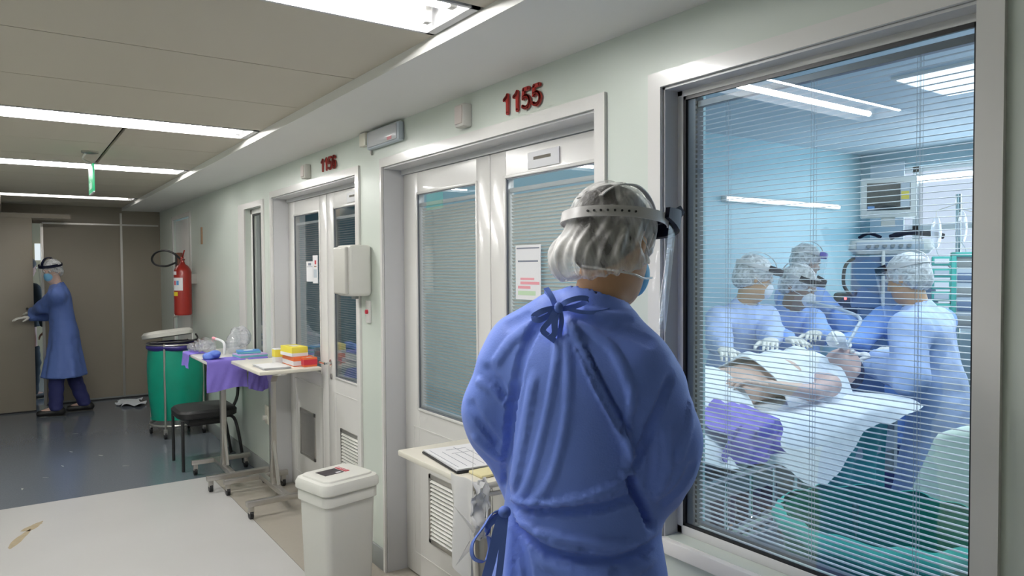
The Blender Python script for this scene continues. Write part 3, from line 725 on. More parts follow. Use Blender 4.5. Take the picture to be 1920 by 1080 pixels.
def gown_mesh(J, m, parent, res=.012, hem=.42, puff=1., folds=.007, post=None, sleeve=(.072, .070, .043), chest=1., name='gown', hemr=.235, extra=None, mseed=0):
    s_ = J['s']; f, r, up = J['f'], J['r'], J['up']
    pts = [J[k] for k in ('sL', 'sR', 'eL', 'eR', 'wL', 'wR', 'pel', 'nb')]
    lo = np.min(pts, 0)-.2; hi = np.max(pts, 0)+.15; rt = J['root']
    lo = np.minimum(lo, rt-V(.34, .34, 0)); hi = np.maximum(hi, rt+V(.34, .34, 0)); lo[2] = hem-.03
    g = SDF(lo, hi, res); fd = unit(np.cross(r, up))
    g.cone(J['pel']+up*.10, J['chest']+up*.02, .150*s_*chest, .158*s_*chest, .05, (fd, .74))
    g.cone(J['sL']-up*.035+fd*0-r*-.02, J['sR']-up*.035-r*.02, .082*puff, .082*puff, .06)
    g.cone(J['nb']-up*.055-r*.04, J['nb']-up*.055+r*.04, .072, .072, .05)
    g.cone(J['nb']-up*.03, J['nb']+up*.012, .078, .072, .03)
    g.cone(J['pel']+up*.12, J['pel']-V(0, 0, .05), .152*s_*chest, .175*s_, .04, (f, .80))
    g.cone(J['pel']-V(0, 0, .05), V(rt[0], rt[1], hem-.15)+(J['pel']-V(rt[0], rt[1], J['pel'][2]))*.5, .172*s_, hemr, .04, (f, .80))
    for n in 'LR':
        a, b, c = sleeve
        g.cone(J['s'+n]-up*.01, J['e'+n], a*puff, b*puff, .035); g.cone(J['e'+n], J['w'+n], b*puff, c, .03)
    if extra: extra(g)
    g.cone(J['nb']+up*.012, J['hc'], .056, .066, .012, cut=True)
    g.plane((0, 0, hem), (0, 0, -1))
    P, Q = g.mesh(2)
    # hollow the underside of the skirt
    N = normals(P, Q)
    low = np.clip((J['pel'][2]+.05-P[:, 2])/.6, 0, 1)
    ce = V(rt[0], rt[1], 0); th = np.arctan2((P-ce)@r, (P-ce)@f); rng = np.random.RandomState(mseed+3)
    ph = rng.rand(4)*6
    side = 1-np.abs(N[:, 2])
    disp = folds*3*low*side*(np.sin(th*7+ph[0]+P[:, 2]*2)+.6*np.sin(th*12+ph[1]))
    # soft wrinkles of sleeves and trunk
    q = P@np.stack([unit(rng.randn(3)) for _ in range(6)], 1)
    w = np.zeros(len(P))
    for i in range(6): w += np.sin(q[:, i]*(26+9*i)+ph[i % 4]*2+1.6*np.sin(q[:, (i+1) % 6]*17))/6
    disp += folds*1.6*w*(1-low*.5)
    disp += folds*1.1*(1-np.abs(np.clip(w*2, -1, 1)))*(1-low*.6)
    under = (N[:, 2] < -.7) & (P[:, 2] < hem+.02)
    P = P+N*disp[:, None]*(~under)[:, None]
    rr = np.hypot(P[:, 0]-rt[0], P[:, 1]-rt[1]); P[under, 2] += np.clip(.16-rr[under], 0, .16)*2.2
    if post: P = post(P, N, Q)
    return pq(name, P, Q, m, parent)
def hairmesh(J, m, parent, res=.008, grow=1.):
    R = headframe(J); hr, hf, hu = R; hc = J['hc']; g = SDF(hc-.16, hc+.17, res)
    g.ell(hc+hu*.032-hf*.02, (.083*grow, .100*grow, .094*grow), R, .02); g.ell(hc-hf*.055-hu*.02, (.066, .055, .065), R, .02)
    g.plane(hc+hf*.066+hu*.045, unit(hf-hu*.75))
    P, Q = g.mesh(2); return pq('hair', P, Q, m, parent)
def capmesh(J, m, parent, res=.006, pleat=.006, extra=None, bulge=(0, 0), low=.085, front=.012):
    R = headframe(J); hr, hf, hu = R; hc = J['hc']; g = SDF(hc-.19, hc+.20, res)
    g.ell(hc+hu*.034-hf*.018, (.092, .108, .100), R, .02)
    g.ell(hc-hf*(.055+bulge[0])-hu*(.016+bulge[1]), (.086, .070, .070), R, .025)
    if extra: extra(g)
    g.plane(hc+hf*.070+hu*front, unit(hf*1.-hu*1.5)); g.plane(hc-hu*low, -hu)
    P, Q = g.mesh(1); N = normals(P, Q)
    L = P-hc; a = np.arctan2(L@hr, L@hf); z = L@hu
    w = np.clip((.07-z)/.10, 0, 1)
    pl = np.sin(a*17+1.5*np.sin(a*5))*.6+np.sin(a*31+2*z*40)*.4
    P = P+N*(pleat*w*pl)[:, None]+N*(pleat*.35*np.sin(a*9+z*90)*np.clip(z/.05, 0, 1))[:, None]
    return pq('bouffant_cap', P, Q, m, parent)
def maskmesh(J, m, parent, res=.006, col=1):
    R = headframe(J); hr, hf, hu = R; hc = J['hc']; g = SDF(hc-.16, hc+.17, res)
    g.ell(hc+hf*.066-hu*.047, (.046, .046, .048), R, .02); g.cone(hc+hf*.100-hu*.03, hc+hf*.092-hu*.07, .018, .018, .03)
    g.plane(hc+hf*.045, -hf); P, Q = g.mesh(2); b = pq('face_mask', P, Q, m, parent)
    for sg in (-1, 1):
        st = MB(); st.tube([hc+hf*.06+hr*sg*.048-hu*.03, hc+hf*.02+hr*sg*.078-hu*.02, hc-hf*.03+hr*sg*.09+hu*.0], .002, 5); st.build('mask_strap', m_white, b)
    return b
def ringpts(J, a0, a1, n, rx, ry, z, tilt=0., cy=-.010):
    R = headframe(J); hr, hf, hu = R; hc = J['hc']; out = []
    for i in range(n+1):
        a = math.radians(a0+(a1-a0)*i/n); out.append(hc+hr*rx*math.sin(a)+hf*(cy+ry*math.cos(a))+hu*(z+tilt*math.cos(a)))
    return out
def strip(mb, P, up, h, th=.003):
    """upright band along P with height h"""
    P = [Vector(p) for p in P]; up = Vector(up); n = len(P)
    rings = []
    for i, p in enumerate(P):
        t = (P[min(i+1, n-1)]-P[max(i-1, 0)]).normalized(); o = t.cross(up).normalized()
        hh = h(i/(n-1)) if callable(h) else h
        rings.append([mb.b.verts.new(p+o*a+up*b) for a, b in ((-th/2, -hh/2), (th/2, -hh/2), (th/2, hh/2), (-th/2, hh/2))])
    for A, B in zip(rings[:-1], rings[1:]):
        for k in range(4): mb.b.faces.new((A[k], A[(k+1) % 4], B[(k+1) % 4], B[k]))
    mb.b.faces.new(rings[0][::-1]); mb.b.faces.new(rings[-1]); return mb
def shieldset(J, parent, mband=None, mfront=None, sheet=True, tilt=.0, straps=True, flip=0., bandh=.022, zz=.062):
    R = headframe(J); hr, hf, hu = R; hc = J['hc']
    t = None
    b = MB(); strip(b, ringpts(J, 35, 325, 44, .099, .118, zz, tilt), hu, bandh, .003)
    b_ = b.build('headband', mband or m_band, parent)
    fr = MB(); strip(fr, ringpts(J, -72, 72, 24, .106, .150, zz+.008, tilt, -.012), hu, .034, .006)
    fr.build('visor_bracket', mfront or m_navy, b_)
    if straps:
        s = MB()
        p = ringpts(J, 0, 180, 2, .0, .0, 0)
        arc = [hc+hf*(-.012+.108*math.cos(a))*1.+hu*(zz+.085*math.sin(a)*1.)+hr*.035 for a in np.linspace(.05, math.pi-.05, 18)]
        strip(s, arc, hr, .012 if mband is None else .024, .0025 if mband is None else .008); s.build('crown_strap', mband or m_band, b_)
    if sheet:
        sh = MB()
        top = ringpts(J, -70, 70, 22, .112, .158, zz, tilt, -.012)
        def fn(u, v):
            i = u*22; a = top[int(round(i))]; rel = a-hc
            return Vector(a-hu*(.235*v)*(1)+hf*(.012*v+flip*v))
        sh.grid(fn, 22, 8, .0008); sh.build('face_sheet', m_visor, b_)
    return b_
def shoes(J, parent, m=None):
    for n in 'LR':
        c = J.get('a'+n, J['leg'+n]+V(0, 0, .08)); z0 = J['root'][2]; f = J.get('toe', J['f'])
        s = SDF((c[0]-.25, c[1]-.25, z0), (c[0]+.25, c[1]+.25, z0+.16), .009)
        a = V(c[0], c[1], z0+.045)-f*.045; s.cone(a, a+f*.19-V(0, 0, .008), .046, .040, .02, (V(0, 0, 1), .9)); s.cone(a, V(c[0], c[1], z0+.11), .045, .042, .02); s.plane((0, 0, z0+.006), (0, 0, -1))
        P, Q = s.mesh(1); pq('shoe', P, Q, m or m_shoe, parent)
def trousers(J, m, parent, res=.012, top=.66):
    f, r, rt = J['f'], J['r'], J['root']; g = SDF(rt-V(.3, .3, 0), rt+V(.3, .3, 1.1), res)
    g.cone(J['pel']-r*.06, J['pel']+r*.06, .128, .128, .03, (f, .8))
    for n in 'LR':
        hip = J['pel']+r*(.085 if n == 'R' else -.085)-V(0, 0, .05); ft = J['leg'+n]; kn = J.get('k'+n, (hip+ft)/2+f*.03+V(0, 0, .02)); an = J.get('a'+n, ft+V(0, 0, .08))
        g.cone(hip, kn, .092, .078, .03); g.cone(kn, an, .078, .068, .02)
    g.plane((0, 0, rt[2]+.06), (0, 0, -1)); g.plane((0, 0, rt[2]+top), (0, 0, 1)); P, Q = g.mesh(2)
    P = P+normals(P, Q)*(.003*np.sin(P[:, 2]*60+np.arctan2(P[:, 0]-rt[0], P[:, 1]-rt[1])*3))[:, None]
    return pq('trousers', P, Q, m, parent)
def ribbon(mb, pts, w, th=.002, nrm=(0, 0, 1)):
    """flat tape following pts; nrm is the tape's width direction (scalar field or list)"""
    P = crom([Vector(p) for p in pts], 5); n = len(P); rings = []
    for i, p in enumerate(P):
        t = (P[min(i+1, n-1)]-P[max(i-1, 0)]).normalized(); wv = Vector(nrm(i/(n-1))) if callable(nrm) else Vector(nrm)
        wv = (wv-t*wv.dot(t)); wv.normalize(); o = t.cross(wv)
        ww = w(i/(n-1)) if callable(w) else w
        rings.append([mb.b.verts.new(p+wv*a+o*b) for a, b in ((-ww/2, -th/2), (ww/2, -th/2), (ww/2, th/2), (-ww/2, th/2))])
    for A, B in zip(rings[:-1], rings[1:]):
        for k in range(4): mb.b.faces.new((A[k], A[(k+1) % 4], B[(k+1) % 4], B[k]))
    mb.b.faces.new(rings[0][::-1]); mb.b.faces.new(rings[-1]); return mb

# ------------------------------------------------------------------ the observer at the window (nearest figure)
SQ = 1.55/F_PX
OB = thing('person', (1.03, 1.21, 0), 'person in blue gown, translucent hair cap and face shield, back turned, at the window', 'person')
J = {}; J['f'] = hvec(60); J['r'] = V(J['f'][1], -J['f'][0], 0); J['s'] = 1.03; J['root'] = V(1.03, 1.21, 0)
J['pel'] = at(1085, 1030, 1.62); J['nb'] = at(1112, 590, 1.58); J['up'] = unit(J['nb']-J['pel']); J['chest'] = J['pel']+(J['nb']-J['pel'])*.66
J['sL'] = at(982, 648, 1.66); J['sR'] = at(1198, 678, 1.52); J['eL'] = at(938, 800, 1.70); J['wL'] = at(1075, 900, 1.93)
J['eR'] = at(1236, 868, 1.56); J['wR'] = at(1175, 890, 1.86)
J['hc'] = at(1153, 458, 1.60); J['hf'] = hvec(80); J['hp'] = 19; J['hroll'] = 4
J['legL'] = J['root']-J['r']*.11; J['legR'] = J['root']+J['r']*.11
OBJ = J
body_mesh(J, m_skin, OB, .0075)
def ob_extra(g):
    # ballooned sleeves and the loose back panel
    g.cone(at(948, 690, 1.66), at(931, 765, 1.68), .066, .070, .04); g.cone(at(931, 765, 1.68), at(968, 915, 1.74), .068, .036, .04)
    g.cone(at(1222, 730, 1.56), at(1234, 820, 1.56), .072, .082, .04); g.cone(at(1234, 820, 1.56), at(1222, 908, 1.60), .082, .070, .04)
    g.cone(at(1035, 592, 1.60), at(975, 640, 1.66), .050, .060, .04)
    g.cone(at(1085, 700, 1.60), at(1080, 860, 1.60), .150, .150, .05, (J['f'], .8))
    g.cone(at(1085, 990, 1.62), at(1082, 1100, 1.62), .158, .192, .05, (J['f'], .78))
def smoothline(P2, pl, w):
    """distance of points to polyline and the signed side"""
    best = np.full(len(P2), 9.); side = np.zeros(len(P2)); par = np.zeros(len(P2)); n = len(pl)-1
    for i in range(n):
        a, b = np.array(pl[i], float), np.array(pl[i+1], float); ab = b-a; t = np.clip(((P2-a)@ab)/(ab@ab), 0, 1)
        q = P2-a-np.outer(t, ab); d = np.linalg.norm(q, axis=1); m = d < best
        best[m] = d[m]; side[m] = np.sign(ab[0]*q[m, 1]-ab[1]*q[m, 0]); par[m] = (i+t[m])/n
    return best, side, par
def crom2(pl, k=5):
    v = crom([Vector((p[0], p[1], 0)) for p in pl], k); return [(q.x, q.y) for q in v]
OBE1 = V(CR[0], CR[1], 0)/math.hypot(CR[0], CR[1])
OBC = at(1090, 502, 1.55)
def ob_post(P, N, Q):
    back = np.clip(-(N@unit(at(1090, 700, 1.)-CP))*1.6, 0, 1)
    u = ((P-OBC)@OBE1)/SQ+1090; v = 502-(P[:, 2]-OBC[2])/SQ     # garment chart: centimetre-like units on the back panel
    X2 = np.stack([u, v], 1); d = np.zeros(len(P))
    # (polyline, width, amplitude mm, one-sidedness)
    C = [([(1045, 590), (1035, 680), (1012, 800), (985, 900), (955, 955)], 12, 4, 1), ([(1056, 600), (1060, 700), (1050, 800), (1020, 900), (965, 958)], 9, 4, 0),
         ([(1060, 590), (1095, 680), (1140, 770), (1175, 850)], 30, 15, 1), ([(1070, 620), (1120, 720), (1165, 800)], 26, -9, 0),
         ([(1030, 590), (1000, 620), (975, 680), (965, 740)], 14, -9, 0), ([(965, 720), (955, 800), (948, 880), (946, 950)], 15, -15, 0),
         ([(1000, 690), (985, 780), (970, 860), (955, 930)], 20, 6, 1), ([(1010, 600), (960, 640), (925, 690)], 16, 5, 0), ([(1000, 590), (945, 620)], 12, -4, 0),
         ([(1080, 578), (1140, 590), (1200, 590)], 10, 5, 0), ([(1075, 590), (1150, 615), (1215, 640)], 13, -4, 0), ([(1075, 600), (1130, 640), (1160, 700), (1170, 760)], 14, 6, 0),
         ([(1165, 872), (1185, 915), (1215, 980)], 9, -24, 0), ([(1150, 870), (1175, 868)], 12, 8, 0), ([(1240, 690), (1205, 780), (1175, 860)], 16, -9, 0),
         ([(1172, 700), (1160, 790), (1165, 865)], 14, 6, 0),
         ([(945, 958), (1000, 945), (1060, 936), (1125, 925), (1190, 905)], 12, -12, 0), ([(955, 950), (1040, 925), (1100, 905), (1160, 880)], 22, 9, 0),
         ([(945, 965), (975, 995), (1020, 1012), (1080, 1018), (1150, 1020), (1240, 1000)], 10, -14, 0), ([(960, 975), (1030, 985), (1100, 990), (1180, 1000)], 16, 9, 0),
         ([(1000, 985), (1040, 1003), (1085, 1004)], 9, 6, 0), ([(1000, 1030), (1060, 1045), (1130, 1050), (1220, 1030)], 22, 6, 0), ([(950, 970), (955, 1030), (950, 1100)], 12, 6, 0), ([(965, 980), (985, 1050), (990, 1110)], 14, -6, 0),
         ([(1130, 1035), (1160, 1060), (1170, 1100)], 14, -6, 0),
         ([(875, 760), (905, 810), (935, 850)], 14, -6, 0), ([(890, 720), (925, 740), (955, 770)], 14, 6, 0), ([(880, 830), (910, 860), (935, 880)], 10, 5, 0), ([(905, 690), (935, 720), (950, 760)], 10, -5, 0),
         ([(1290, 740), (1270, 800), (1250, 850)], 20, 5, 0), ([(1230, 780), (1235, 860), (1215, 920)], 16, 5, 0), ([(1200, 800), (1205, 860), (1200, 900)], 10, -4, 0), ([(1285, 850), (1260, 900), (1225, 940)], 13, -5, 0),]
    for pl, w, a, one in C:
        dd, sd, par = smoothline(X2, crom2(pl), w); fade = np.clip(np.minimum(par, 1-par)*6+.25, 0, 1)
        q = dd/w
        if one: pr = np.where(sd > 0, np.exp(-q*q*6), np.exp(-q*q*.7))
        else: pr = np.exp(-q*q)
        d += a*1.5e-3*pr*fade
    return P+N*(d*back)[:, None]
gown_mesh(J, m_gown, OB, .0062, hem=.38, puff=.98, folds=.0009, post=ob_post, sleeve=(.070, .068, .045), chest=1.0, extra=ob_extra, hemr=.245)
trousers(J, m_trous, OB); shoes(J, OB)
for n in 'LR': hand(J, n, m_glove, OB, .7)
hairmesh(J, m_hair, OB, .006)
def ob_cap(g):
    R = headframe(OBJ); hr, hf, hu = R; hc = OBJ['hc']
    g.ell(hc-hf*.058-hu*.052, (.092, .080, .064), R, .018); g.ell(hc+hr*.03-hf*.02-hu*.062, (.072, .085, .045), R, .02); g.ell(hc-hr*.035-hf*.055-hu*.058, (.078, .075, .056), R, .018)
capmesh(J, m_cap, OB, .0042, .0055, ob_cap, low=.108, front=-.006)
maskmesh(J, m_maskb, OB, .005)
# nape strap of the mask
R_ = headframe(J); hc = J['hc']; b = MB()
b.tube([hc+R_[0]*.066+R_[1]*.062-R_[2]*.062, hc+R_[0]*.088+R_[1]*.0-R_[2]*.085, hc+R_[0]*.085-R_[1]*.05-R_[2]*.090, hc-R_[1]*.10-R_[2]*.085], .0024, 6)
b.build('nape_strap', m_white, OB)
hb = MB(); strip(hb, ringpts(J, 48, 312, 60, .109, .128, .050, .030, -.012), R_[2], lambda t: .024+.008*math.cos((t-.5)*6.28)*0, .003)
hb_ = hb.build('headband', m_band, OB)
b = MB()
for a in range(118, 172, 7):
    p = ringpts(J, a, a+1, 1, .1112, .1302, .050, .030, -.012)[0]; o = unit(p-hc-R_[2]*.048); b.cyl(p-o*.001, p+o*.0012, .0026, n=8)
b.build('adjustment_hole', m_black, hb_)
for off, zt in ((.045, .010), (-.035, .008)):
    b = MB(); arc = [hc+R_[1]*(-.016+.116*math.cos(a))+R_[2]*(.040+.026*math.cos(a)+(.088 if off > 0 else .094)*math.sin(a))+R_[0]*(off*(1-.3*abs(math.cos(a)))) for a in np.linspace(.12, math.pi-.55, 26)]
    strip(b, arc, R_[0], .011, .0025); b.build('crown_strap', m_band, hb_)
b = MB(); strip(b, ringpts(J, -80, 80, 34, .113, .180, .064, .036, -.010), R_[2], lambda t: .024+.020*min(1, 2.2*math.sin(math.pi*t)), .010)
vbk = b.build('visor_bracket', m_navy, hb_)
b = MB(); b.grid(lambda u, v: Vector(hc+R_[0]*(.100*(2*u-1))+R_[1]*((.085+.078*math.sqrt(max(0, 1-(2*u-1)**2)))*1.0*v+.075*(1-v)*math.sqrt(max(.05, 1-.6*(2*u-1)**2)))+R_[2]*(.084+.030*v)), 20, 4, .002); b.build('brow_cover', m_navy, hb_)
top = ringpts(J, -72, 72, 28, .110, .174, .044, .036, -.010)
b = MB(); b.grid(lambda u, v: Vector(top[int(round(u*28))]-R_[2]*.235*v+R_[1]*(.012*v)), 28, 10, .0009); b.build('face_sheet', m_visor, hb_)
# neck bow and waist bow
def bow_pt(x, y, lift): return at(x, y, 1.55-lift)
b = MB(); D0 = 1.500
kn = at(1047, 577, D0)
ribbon(b, [at(1047, 577, D0), at(1062, 566, D0-.012), at(1085, 559, D0-.014), at(1102, 561, D0-.008), at(1090, 570, D0-.003), at(1068, 577, D0-.002), at(1050, 579, D0)], .011, .002, CU*.8+unit(CR)*.1)
ribbon(b, [at(1047, 577, D0), at(1020, 582, D0-.010), at(1000, 594, D0-.006), at(1012, 600, D0-.010), at(1040, 584, D0-.004)], .012, .002, CU)
ribbon(b, [at(1044, 578, D0-.004), at(1032, 600, D0-.014), at(1018, 618, D0-.010), at(1026, 628, D0-.008), at(1042, 640, D0-.003)], .012, .002, CR)
ribbon(b, [at(1046, 580, D0-.004), at(1040, 605, D0-.016), at(1040, 625, D0-.014), at(1030, 634, D0-.012)], .013, .002, CR)
ribbon(b, [at(1049, 580, D0-.004), at(1053, 600, D0-.010), at(1050, 622, D0-.008), at(1046, 660, D0+.002)], .010, .002, CR)
b.build('neck_bow', m_gownd, OB)
MB().sph(kn-fw*.006, .010, 10, (1, 1, 1.2)).build('neck_knot', m_gownd, OB)
b = MB()
ribbon(b, [at(1042, 575, D0+.002), at(1034, 556, D0+.012), at(1024, 540, D0+.03)], .012, .002, CR)
ribbon(b, [at(1050, 574, D0+.002), at(1090, 585, D0-.006), at(1130, 584, D0-.004), at(1166, 572, D0+.03)], .008, .003, CU)
ribbon(b, [at(1046, 576, D0+.004), at(1036, 562, D0+.02), at(1022, 545, D0+.05)], .008, .003, CU)
b.build('neck_binding', m_gownd, OB)
D1 = 1.505; b = MB()
ribbon(b, [at(947, 958, D1), at(925, 962, D1), at(905, 990, D1), at(886, 1020, D1), at(888, 1046, D1), at(908, 1052, D1), at(918, 1030, D1), at(916, 1006, D1)], .013, .002, lambda t: unit(CR*.4+CU*.5-fw*.6))
ribbon(b, [at(946, 960, D1), at(922, 975, D1+.01), at(912, 1000, D1+.01), at(916, 985, D1), at(945, 962, D1)], .012, .002, CU)
ribbon(b, [at(944, 962, D1), at(932, 1000, D1-.01), at(921, 1050, D1-.01), at(908, 1100, D1), at(900, 1160, D1)], .020, .002, CR)
ribbon(b, [at(948, 962, D1), at(944, 1000, D1-.01), at(938, 1060, D1-.01), at(930, 1120, D1), at(926, 1180, D1)], .014, .002, CR)
b.build('waist_bow', m_gownd, OB)
MB().sph(at(946, 960, D1-.004), .014, 10, (1, 1, .9)).build('waist_knot', m_gownd, OB)
# ================================================================== CORRIDOR OBJECTS
# room numbers, raised red digits over the doors
def number(s, yl, yr, zb, zt, label):
    t = thing('room_number', (WX, (yl+yr)/2, zb), label, 'room number')
    n = len(s); w = (yl-yr)/n; hh = zt-zb
    GL = {'1': [(.10, .74), (.26, .82), (.36, .93), (.36, .08)], '5': [(.60, .92), (.20, .92), (.15, .52), (.33, .60), (.52, .55), (.64, .36), (.56, .15), (.36, .07), (.12, .16)],
          '6': [(.60, .80), (.46, .92), (.28, .88), (.16, .68), (.12, .42), (.18, .16), (.38, .07), (.58, .16), (.64, .34), (.54, .52), (.34, .56), (.18, .42)]}
    for i, c in enumerate(s):
        pts = [Vector((WX-.007, yl-w*i-(a)*w*1.25-(.010 if c == '1' else 0)+.004, zb+b*hh)) for a, b in GL[c]]
        if c == '5': P_ = pts[:2]+crom(pts[2:], 4); P_ = [pts[0], pts[1]]+crom(pts[2:], 4)
        elif c == '1': P_ = crom(pts[:3], 3)+[pts[3]]
        else: P_ = crom(pts, 4)
        b = MB(); r = hh*.088
        # flat stroke with round ends
        for A, B in zip(P_[:-1], P_[1:]):
            if (B-A).length < 1e-5: continue
            d = (B-A).normalized(); sd = Vector((1, 0, 0)).cross(d)*r
            b.poly([A+sd, B+sd, B-sd, A-sd], (-.008, 0, 0))
        for A in P_: b.cyl(A, A+Vector((-.008, 0, 0)), r, n=14)
        o = b.build('digit', m_redn, t, smooth=False)
number('1155', 2.335, 2.075, 2.187, 2.268, 'red raised number 1155 on the wall above the nearer door')
number('1156', 4.325, 4.07, 2.190, 2.270, 'red raised number 1156 above the farther door')
def wallbox(name, y0, y1, z0, z1, d, m, label, cat):
    t = thing(name, (WX, (y0+y1)/2, z0), label, cat); return t
t = wallbox('call_lamp', 2.575, 2.645, 2.185, 2.285, .05, m_plast2, 'pinkish-white call lamp box on the wall left of number 1155', 'call lamp')
MB().box(WX-.045, WX, 2.575, 2.648, 2.188, 2.284, bev=.008).build('housing', m_plast2, t); MB().box(WX-.050, WX-.044, 2.583, 2.640, 2.20, 2.275, bev=.004).build('lens', mat('pinkish_lens', (.62, .55, .52), .35), t)
t = wallbox('call_lamp', 4.52, 4.6, 2.175, 2.268, .05, m_plast2, 'small pale call lamp box on the wall left of number 1156', 'call lamp')
MB().box(WX-.045, WX, 4.525, 4.60, 2.176, 2.266, bev=.008).build('housing', m_plast2, t); MB().box(WX-.050, WX-.044, 4.533, 4.592, 2.186, 2.256, bev=.004).build('lens', bpy.data.materials['pinkish_lens'], t)
t = thing('emergency_light', (WX, 3.4, 2.22), 'pale rectangular emergency light high on the wall between the two doors', 'emergency light')
MB().box(WX-.034, WX, 3.20, 3.585, 2.222, 2.318, bev=.012).build('housing', m_equip, t); MB().box(WX-.038, WX-.033, 3.22, 3.56, 2.232, 2.31, bev=.004).build('lens', mat('lamp_lens', (.62, .63, .66), .2), t)
MB().box(WX-.0395, WX-.037, 3.27, 3.32, 2.238, 2.254).build('red_mark', m_pink, t, smooth=False)
t = thing('junction_box', (WX, 3.66, 2.26), 'small yellowish junction box under the soffit, left of the emergency light', 'junction box')
MB().box(WX-.03, WX, 3.61, 3.69, 2.255, 2.325, bev=.005).build('housing', m_table, t); MB().cyl((WX-.008, 3.58, 2.2), (WX-.008, 3.58, 2.26), .006).build('conduit', m_plast2, t)
# soap / towel dispenser and plate
t = thing('dispenser', (1.54, 3.72, 1.455), 'white rounded plastic dispenser on the wall between the doors', 'dispenser')
b = MB(); b.box(1.47, 1.60, 3.60, 3.80, 1.452, 1.725, bev=.022, seg=3); b.build('body', m_plast, t)
MB().box(1.452, 1.475, 3.615, 3.785, 1.462, 1.715, bev=.010, seg=3).build('front_cover', m_plast2, t)
MB().box(1.50, 1.575, 3.798, 3.806, 1.50, 1.69, bev=.003).build('side_panel', m_paper, t); MB().box(1.528, 1.547, 3.66, 3.72, 1.435, 1.455, bev=.003).build('nozzle', m_base, t)
MB().cyl((1.54, 3.806, 1.66), (1.54, 3.809, 1.66), .012, n=16).build('emblem', m_equip, t)
t = thing('push_button', (WX, 3.645, 1.30), 'white wall plate with a round red button below the dispenser', 'push button')
MB().box(WX-.012, WX, 3.618, 3.672, 1.305, 1.425, bev=.003).build('plate', m_white, t); MB().cyl((WX-.012, 3.645, 1.365), (WX-.022, 3.645, 1.365), .012, n=18).build('button', m_redl, t)
t = thing('wall_outlet', (WX, 5.55, .42), 'cream wall outlet with a plug, low on the wall behind the tables', 'outlet')
MB().box(WX-.012, WX, 5.50, 5.60, .42, .56, bev=.004).build('plate', m_table, t); MB().cyl((WX-.012, 5.55, .47), (WX-.04, 5.55, .47), .02, n=14).build('plug', m_plast, t)
# fire extinguisher on its bracket
t = thing('fire_extinguisher', (1.48, 8.03, 1.11), 'red fire extinguisher with looped black hose hung on the far wall', 'fire extinguisher')
cx, cy = 1.47, 8.03; z0, zt = 1.13, 1.60
b = MB(); b.lathe([(0, z0), (.078, z0), (.084, z0+.012), (.085, z0+.02), (.085, zt-.03), (.078, zt), (.055, zt+.035), (.028, zt+.055), (.022, zt+.075), (0, zt+.08)], (cx, cy, 0), 28); b.build('cylinder', m_red, t)
b = MB(); b.cyl((cx, cy, zt+.07), (cx, cy, zt+.12), .020, .016).box(cx-.02, cx+.02, cy-.02, cy+.02, zt+.09, zt+.125, bev=.004); vb_ = b.build('valve', m_red, t)
MB().tube([(cx, cy-.01, zt+.12), (cx+.0, cy-.06, zt+.16), (cx+.0, cy-.11, zt+.19)], .007, 8).build('lever', m_red, t); MB().tube([(cx, cy-.01, zt+.10), (cx, cy-.07, zt+.11), (cx, cy-.13, zt+.115)], .007, 8).build('handle', m_steel, t)
b = MB(); b.tube([(cx-.02, cy+.0, zt+.11), (cx-.07, cy+.10, zt+.17), (cx-.13, cy+.25, zt+.20), (cx-.19, cy+.38, zt+.175), (cx-.22, cy+.43, zt+.11), (cx-.19, cy+.38, zt+.05), (cx-.12, cy+.22, zt+.035), (cx-.07, cy+.08, zt+.06), (cx-.06, cy+.02, zt+.07)], .011, 8); b.build('hose', m_black, t)
def sticker(name, a0, a1, zz0, zz1, m, par=t, r=.0858):
    b = MB(); b.grid(lambda u, v: Vector((cx+r*math.cos(a0+(a1-a0)*u), cy+r*math.sin(a0+(a1-a0)*u), zz0+(zz1-zz0)*v)), 10, 1, .0006); return b.build(name, m, par)
pi = math.pi
lb = sticker('instruction_label', -1.75, -3.15, 1.385, 1.515, m_paper); sticker('picture_block', -2.2, -2.5, 1.44, 1.485, m_blue, lb, .0866); sticker('picture_block', -2.62, -2.85, 1.44, 1.485, m_redl, lb, .0866)
sticker('yellow_tag', -2.35, -3.15, 1.33, 1.37, m_yel); sticker('small_label', -2.5, -3.15, 1.545, 1.58, m_paper)
MB().box(cx+.07, WX, cy-.03, cy+.03, 1.45, 1.55).build('bracket', m_steel, t, smooth=False)
t = thing('wall_sign', (WX, 7.71, 1.87), 'narrow brown wooden strip sign on the wall above the extinguisher', 'sign'); MB().box(WX-.012, WX, 7.69, 7.73, 1.85, 2.02, bev=.002).build('panel', m_wood, t)
t = thing('notice_box', (1.59, 8.95, 1.64), 'small dark red-brown box fixed beside the extinguisher on the far door', 'box'); MB().box(WX-.03, WX+.021, 8.84, 9.0, 1.62, 1.79, bev=.005).build('case', m_brown, t); MB().box(WX-.033, WX-.029, 8.865, 8.975, 1.645, 1.765).build('pane', m_darkl, t, smooth=False)
